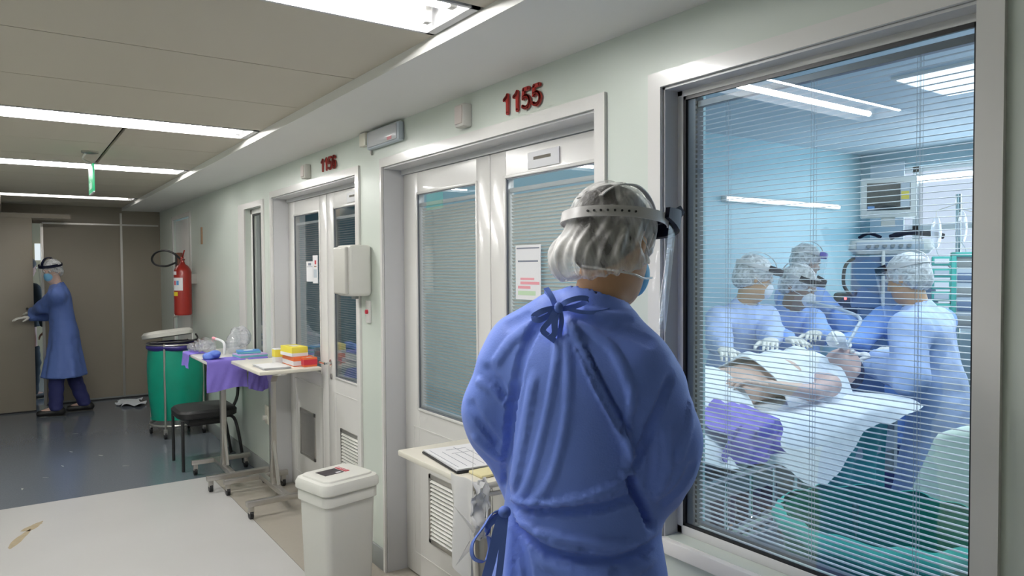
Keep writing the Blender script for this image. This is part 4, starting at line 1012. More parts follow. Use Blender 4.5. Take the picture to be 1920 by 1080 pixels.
# papers taped on the glass
def paper(y0, y1, z0, z1, label, x=WX+.112, bands=(), group=None):
    t = thing('notice_sheet', (x, (y0+y1)/2, z0), label, 'paper'); MB().box(x-.0015, x, y0, y1, z0, z1).build('sheet', m_paper, t, smooth=False)
    for (a, b, c, d, m) in bands: MB().box(x-.0022, x-.0014, y1-(y1-y0)*b, y1-(y1-y0)*a, z0+(z1-z0)*c, z0+(z1-z0)*d).build('print', m, t, smooth=False)
paper(2.255, 2.425, 1.47, 1.69, 'taped notice with pink print on the glass left of the capped head', bands=[(.05, .95, .93, .955, m_paperl), (.1, .9, .69, .72, m_paperl), (.2, .75, .36, .40, m_pink), (.2, .95, .28, .33, m_pink), (.1, .6, .20, .25, m_pink), (.1, .8, .08, .16, m_pgreen)])
paper(4.83, 4.965, 1.51, 1.65, 'left of two white notices taped inside the glass under 1156', bands=[(.1, .9, .72, .74, m_paperl), (.3, .7, .8, .92, m_paperl)])
paper(4.74, 4.835, 1.50, 1.69, 'right of two white notices under 1156, with a small red sign', bands=[(.4, .7, .68, .82, m_redl), (.3, .75, .58, .62, m_wood), (.2, .8, .2, .5, m_equip)])
paper(5.655, 5.73, 1.15, 1.53, 'white sheet hanging on the glass of the narrow far window', x=WX+.045)
# exit sign
t = thing('exit_sign', (.45, 5.42, 2.1), 'green hanging exit sign under the corridor ceiling', 'sign')
MB().lathe([(0, 0), (.05, 0), (.05, -.012), (.02, -.02), (0, -.02)], (.45, 5.42, CEI), 20).build('ceiling_rose', m_alu, t)
MB().tube([(.43, 5.42, CEI-.01), (.41, 5.44, CEI-.05), (.455, 5.42, CEI-.08), (.455, 5.42, CEI-.11)], .006, 6).build('hanger', m_alu, t)
b = MB().box(.449, .461, 5.27, 5.54, 2.095, 2.275, bev=.002).build('panel', m_green, t)
me = text('lettering', 'SAÍDA', .062, m_signw, t, Matrix(((0, 0, -1, .4485), (-1, 0, 0, 5.405), (0, 1, 0, 2.14), (0, 0, 0, 1))), .0006)
b = MB(); 
b.poly([(.4485, 5.47, 2.215), (.4485, 5.43, 2.245), (.4485, 5.43, 2.225), (.4485, 5.35, 2.225), (.4485, 5.35, 2.205), (.4485, 5.43, 2.205), (.4485, 5.43, 2.185)], (-.0008, 0, 0)); b.build('arrow', m_signw, t, smooth=False)
MB().box(.4495, .4605, 5.27, 5.54, 2.093, 2.102).build('rim', m_paper, t, smooth=False)

# ---- pedal bin
t = thing('pedal_bin', (1.21, 3.145, 0), 'white plastic pedal bin with black and red label on its lid', 'bin')
X_ = Matrix.Translation((1.235, 3.20, 0)) @ Matrix.Rotation(math.radians(12), 4, 'Z') @ Matrix.Diagonal((.76, .76, .985, 1))
b = MB(); n = 20
def rr(w, d, r, z, n=6):
    pts = []
    for (sx, sy, a0) in ((1, 1, 0), (-1, 1, 90), (-1, -1, 180), (1, -1, 270)):
        for k in range(n+1):
            a = math.radians(a0+90*k/n); pts.append(Vector((sx*(w-r)+r*math.cos(a), sy*(d-r)+r*math.sin(a), z)))
    return pts
def loft(b, rings, cap=(1, 1)):
    R = [[b.b.verts.new(p) for p in r] for r in rings]; n = len(R[0])
    for A, B in zip(R[:-1], R[1:]):
        for k in range(n): b.b.faces.new((A[k], A[(k+1) % n], B[(k+1) % n], B[k]))
    if cap[0]: b.b.faces.new(R[0][::-1])
    if cap[1]: b.b.faces.new(R[-1])
    return b
loft(b, [rr(.150, .135, .035, .0), rr(.155, .140, .035, .07), rr(.157, .142, .035, .075), rr(.175, .158, .04, .56), rr(.178, .160, .04, .575)]); b.xf(X_); b.build('body', m_plast, t)
b = MB(); loft(b, [rr(.180, .163, .045, .545), rr(.190, .172, .05, .55), rr(.190, .172, .05, .592), rr(.184, .166, .05, .598)]); b.xf(X_); b.build('rim', m_plast, t)
b = MB(); loft(b, [rr(.196, .178, .055, .60), rr(.203, .185, .06, .606), rr(.203, .185, .06, .632), rr(.192, .174, .055, .650), rr(.172, .150, .05, .655), rr(.168, .146, .05, .662), rr(.155, .133, .05, .665)]); b.xf(X_); ld = b.build('lid', m_plast, t)
MB().box(-.105, .028, -.035, .075, .6655, .6665).xf(X_).build('black_label', m_darkl, ld, smooth=False); MB().box(-.02, .012, -.028, -.008, .6666, .6672).xf(X_).build('label_patch', m_paper, ld, smooth=False)
MB().box(.036, .066, -.035, .085, .6655, .6667).xf(X_).build('red_label', m_redl, ld, smooth=False)
text('label_print', 'INFECTANTE', .018, m_paper, ld, X_ @ Matrix.Translation((.051, .025, .667)) @ Matrix.Rotation(math.radians(-90), 4, 'Z'), .0004)
MB().box(-.19, -.145, -.045, .03, .0, .085, bev=.004).xf(X_).build('pedal_recess', m_gasket, t); MB().box(-.235, -.15, -.05, .03, .018, .035, bev=.006).xf(X_).build('pedal', m_black, t)

# ---- overbed tables on T columns
def overbed(x0, x1, y0, y1, z, label, group=None, colx=None, base=None, m=m_table):
    t = thing('overbed_table', ((x0+x1)/2, (y0+y1)/2, 0), label, 'table', group)
    MB().box(x0, x1, y0, y1, z-.024, z, bev=.006).build('table_top', m, t)
    bx0, bx1, by0, by1 = base; cx_ = colx
    cyy = (by0+by1)/2
    MB().box(cx_-.018, cx_+.018, cyy-.028, cyy+.028, .12, z-.05, bev=.003).build('column', m_steel, t)
    MB().poly([(cx_-.02, cyy-.12, z-.025), (cx_-.02, cyy+.12, z-.025), (cx_-.02, cyy+.03, z-.12), (cx_-.02, cyy-.03, z-.12)], (.04, 0, 0)).build('top_bracket', m_steel, t, smooth=False)
    MB().box(cx_-.02, cx_+.02, by0, by1, .09, .125, bev=.004).build('base_beam', m_steel, t)
    for y in (by0, by1):
        MB().box(bx0, bx1, y-.02, y+.02, .085, .12, bev=.004).build('foot_bar', m_steel, t)
        for x in (bx0+.03, bx1-.03): caster(t, x, y)
    MB().tube([(cx_, cyy-.02, .42), (cx_, cyy-.12, .14)], .012, 6).build('strut', m_steel, t)
    return t
def caster(t, x, y, r=.032, m=None, par=None):
    b = MB().cyl((x-.011, y+.012, r), (x+.011, y+.012, r), r, n=16); w = b.build('caster', m_black, t)
    MB().box(x-.016, x+.016, y-.012, y+.022, r+.008, r*2+.022, bev=.003).build('fork', m_steel, w)
T1 = overbed(1.282, 1.685, 4.62, 5.33, .95, 'cream overbed table holding the stacked yellow and orange boxes', colx=1.47, base=(1.21, 1.66, 4.70, 5.29))
T2 = overbed(1.135, 1.575, 5.40, 6.26, .945, 'overbed table farther back, with a purple cloth hanging over its edge', colx=1.31, base=(1.13, 1.57, 5.45, 5.97), m=m_white)
T3 = overbed(1.302, 1.69, 2.10, 2.70, .85, 'small white table beside the observer carrying papers', colx=1.52, base=(1.34, 1.66, 2.15, 2.62), m=m_table)
MB().cyl((1.42, 4.66, .918), (1.42, 4.66, .93), .045, n=16).build('under_knob', m_plast2, T1)
MB().tube([(1.32, 2.12, .815), (1.40, 2.12, .80), (1.60, 2.12, .80), (1.66, 2.12, .815)], .009, 8).build('push_rail', m_white, T3)
MB().box(1.336, 1.362, 2.13, 2.156, .06, .826, bev=.003).build('square_leg', m_steel, T3)
# papers and clipboard
t = thing('clipboard', (1.45, 2.4, .85), 'black clipboard lying under the white forms on the small table', 'clipboard')
X2_ = Matrix.Translation((1.475, 2.40, .852)) @ Matrix.Rotation(math.radians(-6), 4, 'Z')
MB().box(-.14, .14, -.17, .17, 0, .008, bev=.003).xf(X2_).build('board', m_black, t)
t = thing('form_sheets', (1.45, 2.4, .86), 'stack of white printed forms on the black clipboard', 'paper')
b = MB(); rg = random.Random(3)
for k in range(5): b.box(-.135, .135, -.165, .165, .0085+k*.0014, .0095+k*.0014, mtx=Matrix.Rotation(rg.uniform(-.03, .03), 4, 'Z'))
b.xf(X2_); b.build('sheets', m_paper, t, smooth=False)['kind'] = 'stuff'
b = MB()
for k in range(7): b.box(-.12+.035*k, -.118+.035*k, -.14, .14-.05*(k % 3), .0155, .0158)
b.box(-.06, .03, .05, .052, .0155, .0158).box(-.06, .03, .11, .112, .0155, .0158)
b.xf(X2_); b.build('form_lines', m_paperl, t, smooth=False)
t = thing('yellow_packet', (1.42, 2.19, .85), 'pale yellow packet lying at the front of the small table', 'packet')
MB().box(1.36, 1.47, 2.145, 2.235, .851, .862, bev=.004).build('packet', mat('pale_yellow', (.80, .72, .42), .6), t)
def clothsheet(name, fn, nu, nv, m, parent=None, th=.002, **kw):
    b = MB(); b.grid(lambda u, v: Vector(fn(u, v)), nu, nv, th); return b.build(name, m, parent, smooth=80, **kw)
def wav(u, v, s=0): return math.sin(u*9+s)*math.cos(v*5+s*2)+.5*math.sin(u*21+v*7+s)
g_ = clothsheet('plastic_bag', lambda u, v: (1.295+.03*math.sin(u*7)*v-.012*v+.04*v*v*u, 2.10-.0*u+u*.15+.02*v*math.sin(u*12), .862-.33*v*(1+.1*math.sin(u*5))+.004*math.sin(u*6)*(1-v)), 24, 20, m_bagw)
prep(g_, 'thin translucent white bag hanging from the small table beside the observer', 'bag')
g_ = clothsheet('plastic_glove', lambda u, v: (1.285+.06*u+.012*wav(u, v), 2.085+.02*wav(v, u, 1)-.01*v,   .868-.20*v+.006*wav(u*.6, v*.6, 2)), 16, 14, m_bagw)
prep(g_, 'crumpled clear plastic wrap over the front edge of the small table', 'plastic wrap')
# purple cloths over the second table
def drape(x0, x1, y0, y1, ztop, zb, face, m, label, seed=0, amp=.008):
    """face 'y': hangs at y0 towards -Y; 'x': hangs at x0 towards -X"""
    def fn(u, v):
        if v < .3:
            q = v/.3
            if face == 'y': return (x0+(x1-x0)*u, y0+.16*(1-q)-.006*q, ztop+.004)
            return (x0+.12*(1-q)-.006*q, y0+(y1-y0)*u, ztop+.004)
        q = (v-.3)/.7; w = amp*q*wav(u*1.2, q, seed)
        if face == 'y': return (x0+(x1-x0)*u+.02*q*(u-.5), y0-.010-w-.01*q, ztop-(ztop-zb)*q*(1+.06*math.sin(u*5+seed)))
        return (x0-.010-w-.01*q, y0+(y1-y0)*u, ztop-(ztop-zb)*q*(1+.06*math.sin(u*5+seed)))
    o = clothsheet('drape_cloth', fn, 24, 16, m); prep(o, label, 'cloth'); return o
drape(1.135, 1.40, 5.40, 5.6, .945, .74, 'y', m_lav, 'large lavender cloth hanging off the near end of the farther table', 1)
drape(1.135, 1.5, 5.95, 6.20, .945, .84, 'x', m_lav, 'small lavender flap hanging off the corridor side of the farther table', 2, .005)
drape(1.42, 1.56, 5.392, 5.5, .945, .72, 'y', m_lav, 'crumpled lavender cloth end hanging between the two table columns', 5, .02)
# things on the tables
def carton(name, x, y, z, sx, sy, sz, m, label, rz=0., band=None, group=None):
    t = thing(name, (x, y, z), label, 'box', group); X = Matrix.Translation((x, y, z)) @ Matrix.Rotation(math.radians(rz), 4, 'Z')
    MB().box(-sx/2, sx/2, -sy/2, sy/2, 0, sz, bev=.0025).xf(X).build('carton', m, t)
    if band:
        for (z0, z1, mm) in band: MB().box(-sx/2-.0008, sx/2+.0008, -sy/2-.0008, sy/2+.0008, sz*z0, sz*z1).xf(X).build('print_band', mm, t, smooth=False)
    MB().box(-sx/5, sx/5, -sy/5, sy/5, sz, sz+.0006).xf(X).build('opening', m_paper, t, smooth=False)
    return t
carton('glove_box', 1.60, 4.85, .9505, .13, .24, .065, m_orange, 'orange and white carton, lowest of the stack on the cream table', 0, [(.1, .55, m_paper)])
carton('glove_box', 1.575, 4.84, 1.017, .11, .20, .062, m_yellow2, 'yellow carton stacked on the orange one', 4, [(.0, .35, m_paper)])
carton('glove_box', 1.51, 5.00, .9505, .05, .07, .10, m_paper, 'small white and yellow carton left of the orange box stack', 0, [(.45, .95, m_yellow2)])
carton('glove_box', 1.63, 4.70, .9505, .09, .055, .060, m_orange, 'small red-orange carton at the right end of the cream table', 0, [(.2, .8, m_redl)])
carton('tissue_box', 1.62, 4.99, .9505, .07, .06, .085, m_yellow2, 'small pale yellow carton behind the orange box stack', 10, [(.6, 1., m_paper)])
carton('supply_box', 1.46, 5.50, .9455, .20, .17, .030, m_lilac, 'flat lilac and blue box on the farther table', 5, [(.3, .7, m_teal)])
carton('supply_box', 1.45, 5.51, .9762, .16, .12, .022, m_blue, 'thin blue and teal packet on top of the lilac box', -8, [(.2, .6, m_teal)])
t = thing('paper_stack', (1.43, 4.78, .951), 'low stack of white sheets at the front of the cream table', 'paper')
b = MB(); rg = random.Random(8)
for k in range(7): b.box(-.085, .085, -.13, .13, .0006+k*.002, .002+k*.002, mtx=Matrix.Rotation(rg.uniform(-.05, .05), 4, 'Z'))
b.xf(Matrix.Translation((1.41, 4.79, .951))); b.build('sheets', m_paper, t, smooth=False)['kind'] = 'stuff'
def crumple(name, c, r, sc, m, label, cat, seed=0, amp=.25, res=.006):
    rg = np.random.RandomState(seed); c = np.array(c, float); g = SDF(c-V(*sc)*r*1.6, c+V(*sc)*r*1.6, res)
    for k in range(7): g.ell(c+V(*sc)*(rg.rand(3)-.5)*r*1.1, V(*sc)*r*(.45+.35*rg.rand()), None, .01)
    g.plane(V(c[0], c[1], c[2]-r*sc[2]*.9), (0, 0, -1)); P, Q = g.mesh(1); N = normals(P, Q)
    q = P@rg.randn(3, 4)*55; P = P+N*(amp*r*.3*(1-np.abs(np.sin(q[:, 0]+2*np.sin(q[:, 1]))))*np.sin(q[:, 2]*.5))[:, None]
    P[:, 2] = np.maximum(P[:, 2], c[2]-r*sc[2]*.9)
    o = pq(name, P, Q, m, None); return prep(o, label, cat)
crumple('rolled_cloth', (1.20, 5.50, .985), .06, (1., 1.25, .62), m_gownd, 'crumpled blue cloth roll at the near corner of the farther table', 'cloth', 3)
crumple('plastic_bag', (1.27, 6.08, 1.00), .11, (1., 1.5, .45), m_film, 'crumpled clear plastic bag, low, at the back of the farther table', 'bag', 5, .5)
crumple('plastic_bag', (1.45, 5.80, 1.05), .10, (.75, .9, 1.1), m_film, 'upright crumpled clear plastic bag in front of the narrow window', 'bag', 9, .6)
b = MB().tube([(1.33, 5.72, .955), (1.33, 5.72, 1.03), (1.33, 5.82, 1.05), (1.33, 5.98, 1.05)], .010, 8); o = b.build('plastic_tube', m_paper, None); prep(o, 'bent white plastic tube between the bags on the farther table', 'tube')
MBt = MB().cyl((1.33, 5.98, 1.05), (1.33, 6.08, 1.05), .012).build('red_cap', m_pink, o)
# ---- black chair
t = thing('visitor_chair', (1.31, 6.30, 0), 'black visitor chair with tubular legs behind the tables', 'chair')
b = MB(); loft(b, [rr(.20, .20, .09, .40), rr(.225, .225, .10, .415), rr(.228, .228, .10, .455), rr(.21, .21, .10, .475)]); b.xf(Matrix.Translation((1.30, 6.32, 0))); b.build('seat', m_seat, t)
b = MB(); b.box(1.15, 1.45, 6.17, 6.47, .34, .40, bev=.02).build('seat_underside', m_seat, t)
for (xa, ya) in ((1.10, 6.12), (1.10, 6.53)):
    MB().tube([(xa, ya, 0.004), (xa, ya, .40)], .0125, 8, smooth=False).build('leg', m_black, t)
for ya in (6.12, 6.53):
    MB().tube([(1.56, ya, .004), (1.50, ya, .36), (1.42, ya, .41)], .0125, 8).build('leg', m_black, t)
MB().tube([(1.40, 6.26, .41), (1.50, 6.26, .44), (1.55, 6.26, .53), (1.56, 6.26, .66)], .022, 8, rz=.012).build('back_bracket', m_black, t)
b = MB(); b.box(1.535, 1.575, 6.10, 6.52, .64, .92, bev=.03, seg=3); b.build('backrest', m_seat, t)
# ---- green linen hamper
t = thing('linen_hamper', (1.33, 7.55, 0), 'green bagged linen hamper with grey lid and wheels at the end of the corridor', 'hamper')
hx, hy = 1.325, 7.62
def bagfn(rt, rb, zt, zb, cx, cy, amp, seed, k=9):
    def fn(u, v):
        a = 2*pi*u; r = rt+(rb-rt)*v+.018*math.sin(pi*v); r *= 1+amp*math.sin(a*k+3*v+seed)*(.3+v)*.5+amp*.6*math.sin(a*5-v*6+seed)
        return (cx+r*math.cos(a), cy+r*math.sin(a), zt+(zb-zt)*v)
    return fn
b = MB(); b.grid(lambda u, v: Vector(bagfn(.245, .23, .845, .17, hx, hy, .03, 1)(u, v)), 60, 24); b.lathe([(.24, .17), (0, .15)], (hx, hy, 0), 40); bmesh.ops.remove_doubles(b.b, verts=b.b.verts[:], dist=.0008); b.build('green_bag', m_bagg, t, smooth=80)
b = MB(); b.grid(lambda u, v: Vector(bagfn(.246, .244, .89, .83, hx, hy, .02, 2)(u, v)), 60, 5, .002); b.build('liner_edge', m_binliner, t, smooth=80)
b = MB(); b.lathe([(.242, .885), (.23, .80), (.2, .70), (0, .66)], (hx, hy, 0), 40); b.build('liner_inside', m_binliner, t)
for k in range(4):
    a = pi/4+k*pi/2+.2; x, y = hx+.255*math.cos(a), hy+.255*math.sin(a)
    MB().cyl((x, y, .09), (x, y, .90), .010).build('post', m_steel, t); caster(t, x, y, .035)
MB().tube([(hx+.258*math.cos(a), hy+.258*math.sin(a), .885) for a in np.linspace(0, 2*pi, 24, endpoint=False)], .009, 8, closed=True, smooth=False).build('top_ring', m_steel, t)
MB().tube([(hx+.245*math.cos(a), hy+.245*math.sin(a), .12) for a in np.linspace(0, 2*pi, 16, endpoint=False)], .011, 8, closed=True, smooth=False).build('base_ring', m_steel, t)
X3 = Matrix.Translation((hx-.075, hy+.02, .965)) @ Matrix.Rotation(math.radians(-6), 4, 'X') @ Matrix.Rotation(math.radians(-5), 4, 'Y') @ Matrix.Diagonal((.68, .80, 1, 1))
b = MB(); loft(b, [rr(.27, .25, .10, -.02), rr(.30, .28, .12, -.012), rr(.305, .285, .12, .02), rr(.27, .25, .10, .045), rr(.2, .18, .1, .05)]); b.xf(X3); ld = b.build('lid', m_plast2, t)
MB().box(-.10, .05, -.05, .03, .0505, .0515).xf(X3).build('lid_label', m_darkl, ld, smooth=False)
MB().tube([(hx-.25, hy-.15, .91), (hx, hy-.24, .915), (hx+.15, hy-.2, .93), (hx+.16, hy-.1, .97)], .009, 6).build('lid_wire', m_black, t)
# floor cloth near the partition
o = clothsheet('floor_cloth', lambda u, v: (1.03+.26*u+.03*math.sin(v*9), 9.4+.45*v+.05*math.sin(u*7), .012+.03*abs(math.sin(u*6+v*9))*abs(math.sin(v*5+1))), 26, 26, m_cloth, th=.003)
prep(o, 'crumpled pale cloth lying on the floor by the end partition', 'cloth')
t = thing('grey_bag', (1.63, 6.9, 0), None)
bpy.data.objects.remove(t)

# ---- woman pushing the sliding door
def clinician(root, head, label, gown=m_gownr, skin=m_skin2, mask=m_mask, res=1.0, hem=.45, shield=True, mfront=None, legs=True, cap=m_capr, hands=None, curl=.5, palms=None, mband=None, hemr=.225, stance=0, gk={}, **kw):
    t = thing('person', tuple(root), label, 'person'); J = joints(root, head, hands=hands, **kw); J['legL'] = J['legL']+J['f']*stance*.3; J['legR'] = J['legR']-J['f']*stance
    body_mesh(J, skin, t, .011*res); gown_mesh(J, gown, t, .0125*res, hem=hem, folds=.005, hemr=hemr, mseed=int(abs(root[0]*100)) % 97, **gk)
    trousers(J, m_trous, t, .015); shoes(J, t)
    for n in 'LR': hand(J, n, m_glove, t, curl, **({} if palms is None else dict(palm=palms)), res=.006)
    hairmesh(J, m_hair, t, .011); capmesh(J, cap, t, .009, .004)
    if mask: maskmesh(J, mask, t, .008)
    if shield: shieldset(J, t, mband=mband, mfront=mfront or m_navy, tilt=.0)
    return t, J
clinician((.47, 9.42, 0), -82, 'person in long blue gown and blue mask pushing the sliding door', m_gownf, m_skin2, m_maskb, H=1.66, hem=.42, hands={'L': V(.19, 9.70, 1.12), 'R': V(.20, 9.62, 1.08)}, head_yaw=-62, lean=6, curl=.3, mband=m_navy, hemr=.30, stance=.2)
tt = thing('person', (.16, 10.75, 0), 'person in dark clothes glimpsed through the gap of the sliding door', 'person')
JJ = joints((.16, 10.75, 0), 60, H=1.70); body_mesh(JJ, m_skin3, tt, .013); gown_mesh(JJ, m_dark, tt, .014, hem=.9, folds=.003, sleeve=(.062, .055, .04), hemr=.19, mseed=4); trousers(JJ, m_dark, tt, .015); shoes(JJ, tt); hairmesh(JJ, m_hair, tt, .012, 1.12)
for n in 'LR': hand(JJ, n, m_skin3, tt, .5, name='hand', res=.006)
# ================================================================== WARD (behind the big window)
# bed: axis along X, head end away from the corridor
BY = 2.10; BW = .33
t = thing('hospital_bed', (2.75, BY, 0), 'hospital bed with tubular side rails under the sheeted patient', 'bed')
MB().box(1.93, 3.43, BY-BW, BY+BW, .82, .96, bev=.03, seg=3).build('mattress', m_bluegr, t)
MB().box(1.91, 3.45, BY-BW-.01, BY+BW+.01, .72, .815, bev=.01).build('bed_frame', m_equip, t)
MB().box(2.1, 3.4, BY-.25, BY+.25, .18, .28, bev=.01).build('chassis', m_equip, t)
for x in (2.35, 3.15): MB().box(x-.05, x+.05, BY-.06, BY+.06, .26, .74, bev=.005).build('lift_column', m_steel, t)
for x in (2.15, 3.35):
    for y in (BY-.28, BY+.28): caster(t, x, y, .06)
MB().box(3.46, 3.49, BY-BW, BY+BW, .60, .98, bev=.03, seg=3).build('headboard', m_plast, t); MB().box(1.86, 1.90, BY-BW, BY+BW, .60, 1.05, bev=.03, seg=3).build('footboard', m_plast, t)
x0, x1 = 1.98, 2.55
MB().tube([(x0, BY-BW-.08, .60), (x0, BY-BW-.08, .78), (x0+.06, BY-BW-.08, .83), (x1-.06, BY-BW-.08, .83), (x1, BY-BW-.08, .78), (x1, BY-BW-.08, .60)], .014, 8).build('side_rail', m_chrome, t)
for q in (.25, .5, .75): MB().cyl((x0+(x1-x0)*q, BY-BW-.08, .60), (x0+(x1-x0)*q, BY-BW-.08, .83), .008, n=8).build('rail_bar', m_chrome, t)
MB().tube([(x0-.05, BY-BW-.08, .60), (x1+.1, BY-BW-.08, .60)], .014, 8, smooth=False).build('side_rail', m_chrome, t)
MB().tube([(2.08, BY-BW-.08, .62), (2.36, BY-BW-.10, .66)], .016, 8, smooth=False).build('crank_bar', m_chrome, t)
tp = thing('patient', (2.8, BY, .95), 'patient lying on the bed under white cloths, head towards the end wall', 'person')
PJ = {}; PJ['f'] = V(0, 0, 1); PJ['r'] = V(0, 1, 0); PJ['s'] = 1.0; PJ['up'] = V(1, 0, 0); PJ['flatdir'] = V(0, 0, 1); zo = .05
PJ['root'] = V(1.97, BY, .93); PJ['pel'] = V(2.64, BY, 1.0+zo); PJ['chest'] = V(2.96, BY-.02, 1.03+zo); PJ['nb'] = V(3.17, BY-.06, 1.02+zo)
PJ['hc'] = V(3.37, BY-.12, 1.05+zo); PJ['hf'] = V(-.1, -.25, 1); PJ['hp'] = 0
PJ['sL'] = V(3.10, BY-.22, 1.0+zo); PJ['sR'] = V(3.10, BY+.15, 1.0+zo); PJ['eL'] = V(2.84, BY-.29, 1.0+zo); PJ['wL'] = V(2.60, BY-.22, 1.05+zo)
PJ['eR'] = V(2.82, BY+.26, .97+zo); PJ['wR'] = V(2.58, BY+.23, .96+zo)
PJ['legL'] = V(1.97, BY-.12, 1.0); PJ['legR'] = V(1.97, BY+.12, 1.0); PJ['kL'] = V(2.32, BY-.13, 1.05); PJ['kR'] = V(2.32, BY+.13, 1.05); PJ['aL'] = V(2.02, BY-.12, 1.01); PJ['aR'] = V(2.02, BY+.12, 1.01); PJ['toe'] = V(-.1, 0, 1)
_hf = headframe
def headframe(J):
    if J is PJ: return np.stack([V(0, 1, 0), unit(V(-.15, -.2, 1)), unit(np.cross(V(0, 1, 0), unit(V(-.15, -.2, 1))))*1.0])
    return _hf(J)
body_mesh(PJ, m_skin2, tp, .011, lying=True)
for n in 'LR': hand(PJ, n, m_skin2, tp, .5, palm=(0, 0, -1), name='hand', res=.006)
g = SDF(PJ['hc']-.14, PJ['hc']+.14, .009); hr_, hf_, hu_ = headframe(PJ); g.ell(PJ['hc']+hu_*.035-hf_*.025, (.081, .095, .09), np.stack([hr_, hf_, hu_]), .02); g.plane(PJ['hc']+hf_*.04, hf_); P, Q = g.mesh(1); pq('hair', P, Q, m_hair, tp)
def sheet_fn(u, v):
    x = 1.93+1.52*u; q = (v-.5)*2
    top = .982+.010*wav(u*3, v*2)
    if abs(q) < .62:
        y = BY+q/.62*(BW+.015); z = top+.015*math.sin(u*14)*abs(q)
    else:
        e = (abs(q)-.62)/.38; sg = 1 if q > 0 else -1; w = .028*e*math.sin(u*17+2*math.sin(u*5)+sg)
        tipc = math.exp(-((u-.50)/.17)**2); drop = (.07+.24*tipc+.04*math.sin(u*9))*(1-.5*max(0, u-.7)/.3)
        y = BY+sg*(BW+.025+.035*min(1, e*3)+w+.05*e); z = top-drop*e if sg < 0 else top-.2*e
    return (x, y, z)
o = clothsheet('bed_sheet', sheet_fn, 60, 44, m_cloth, th=.003); prep(o, 'white sheet draped over the bed, its corner hanging on the window side', 'sheet')
def blanket(x0, x1, y0, y1, fz, m, name, label, seed=0, drop0=.12, nu=30, nv=26):
    def fn(u, v):
        x = x0+(x1-x0)*u+.02*math.sin(v*7+seed); y = y0+(y1-y0)*v; z = fz(x, y)+.012*wav(u*2, v*2, seed)
        e = max(0, (.16-v)/.16); z -= drop0*e*e
        return (x, y, z)
    o = clothsheet(name, fn, nu, nv, m, th=.004); prep(o, label, 'cloth'); return o
def bodyz(x, y, base=1.0, h=.16, w=.22): return base+h*math.exp(-((y-BY)/w)**2)
blanket(2.76, 3.27, BY-.24, BY+.28, lambda x, y: bodyz(x, y, 1.02, .17, .2), m_cloth, 'chest_cloth', 'white cloth laid over the patient\'s chest and shoulder', 2)
blanket(1.95, 2.50, BY-.30, BY+.30, lambda x, y: bodyz(x, y, 1.01, .155, .24)+.02*math.sin(x*9), m_cloth, 'leg_cloth', 'white cloth covering the patient\'s legs at the foot of the bed', 6)
def lav(u, v):
    x = 2.07+.35*u+.015*math.sin(v*6); e = v
    if e < .3: return (x, BY-.25-.12*(e/.3), 1.06-.05*(e/.3)+.015*wav(u, v, 3))
    q = (e-.3)/.7; return (x+.015*math.sin(q*8+u*5), BY-.43-.012*math.sin(u*17+q*3)-.02*q, 1.01-.13*q+.01*math.sin(u*9))
o = clothsheet('lavender_cloth', lav, 30, 24, m_lav, th=.004); prep(o, 'crumpled lavender cloth hanging over the bed edge near the foot', 'cloth')
def grn(u, v):
    x = 2.74+.62*u; q = v; return (x+.03*q*math.sin(u*11), BY-BW-.03+.03*math.sin(u*21+q*2)*q+.03*q, .95-.50*q*(1-.35*(1-u)))
o = clothsheet('green_drape', grn, 44, 24, mat('teal_sheet', (.01, .34, .29), .5, noise=.2, nscale=6, bump=.3, bscale=12), th=.003); prep(o, 'dark green drape hanging below the bed head on the window side', 'cloth')
hx_, hy_, hz_ = PJ['hc']
b = MB(); b.sph((hx_-.16, hy_-.06, hz_+.15), .045, 14, (1.25, .9, .9)).cyl((hx_-.12, hy_-.06, hz_+.15), (hx_-.03, hy_-.03, hz_+.10), .016, n=10); o = b.build('breathing_bag', m_paper, None, smooth=70); prep(o, 'white breathing bag held over the patient\'s face', 'breathing bag')
MB().tube([(hx_-.2, hy_-.08, hz_+.17), (hx_-.26, hy_-.10, hz_+.19), (hx_-.28, hy_-.14, hz_+.14)], .008, 6).build('reservoir_tail', m_plast, o)
o = MB().tube([(hx_-.02, hy_-.03, hz_+.11), (hx_+.08, hy_-.02, hz_+.18), (hx_+.2, hy_+.04, hz_+.24), (hx_+.45, hy_+.42, hz_+.28), (hx_+.75, hy_+.70, hz_+.26), (4.95, 2.92, 1.30)], .009, 8).build('breathing_tube', m_equip, None); prep(o, 'pale corrugated breathing tube from the patient to the ventilator', 'tube')
clinician((3.53, 2.74, 0), 190, 'masked person in pale blue gown leaning over the bed, nearest the window frame', m_gownl, m_skin, m_mask, lean=18, H=1.63, hands={'L': V(3.12, 2.20, 1.17), 'R': V(2.86, 2.28, 1.15)}, head_yaw=-62, head_pitch=18, mfront=m_navy)
clinician((4.02, 2.78, 0), 205, 'masked person in pale blue gown bending low, second along the bed', m_gownr, m_skin3, m_mask, lean=29, H=1.62, hands={'L': V(3.52, 2.22, 1.20), 'R': V(3.36, 2.20, 1.17)}, head_yaw=-30, head_pitch=22, mfront=m_navy, shoulder=.18)
clinician((4.86, 3.20, 0), 110, 'person with purple-fronted face shield standing behind the two at the bed', m_gownr, m_skin2, None, lean=3, H=1.70, hands={'L': V(5.26, 3.28, 1.22), 'R': V(5.22, 2.90, 1.20)}, head_yaw=8, head_pitch=14, mfront=m_purple)
clinician((3.86, 1.80, 0), 350, 'broad person in pale blue gown with back turned, working at the bed head', m_gownl, m_skin, None, lean=12, H=1.61, hands={'L': V(3.62, 1.97, 1.08), 'R': V(4.02, 2.16, 1.08)}, head_yaw=12, head_pitch=16, mfront=m_navy, hem=.36, hemr=.27, shoulder=.225, elbow_out=.08, gk=dict(chest=1.16, puff=1.15))
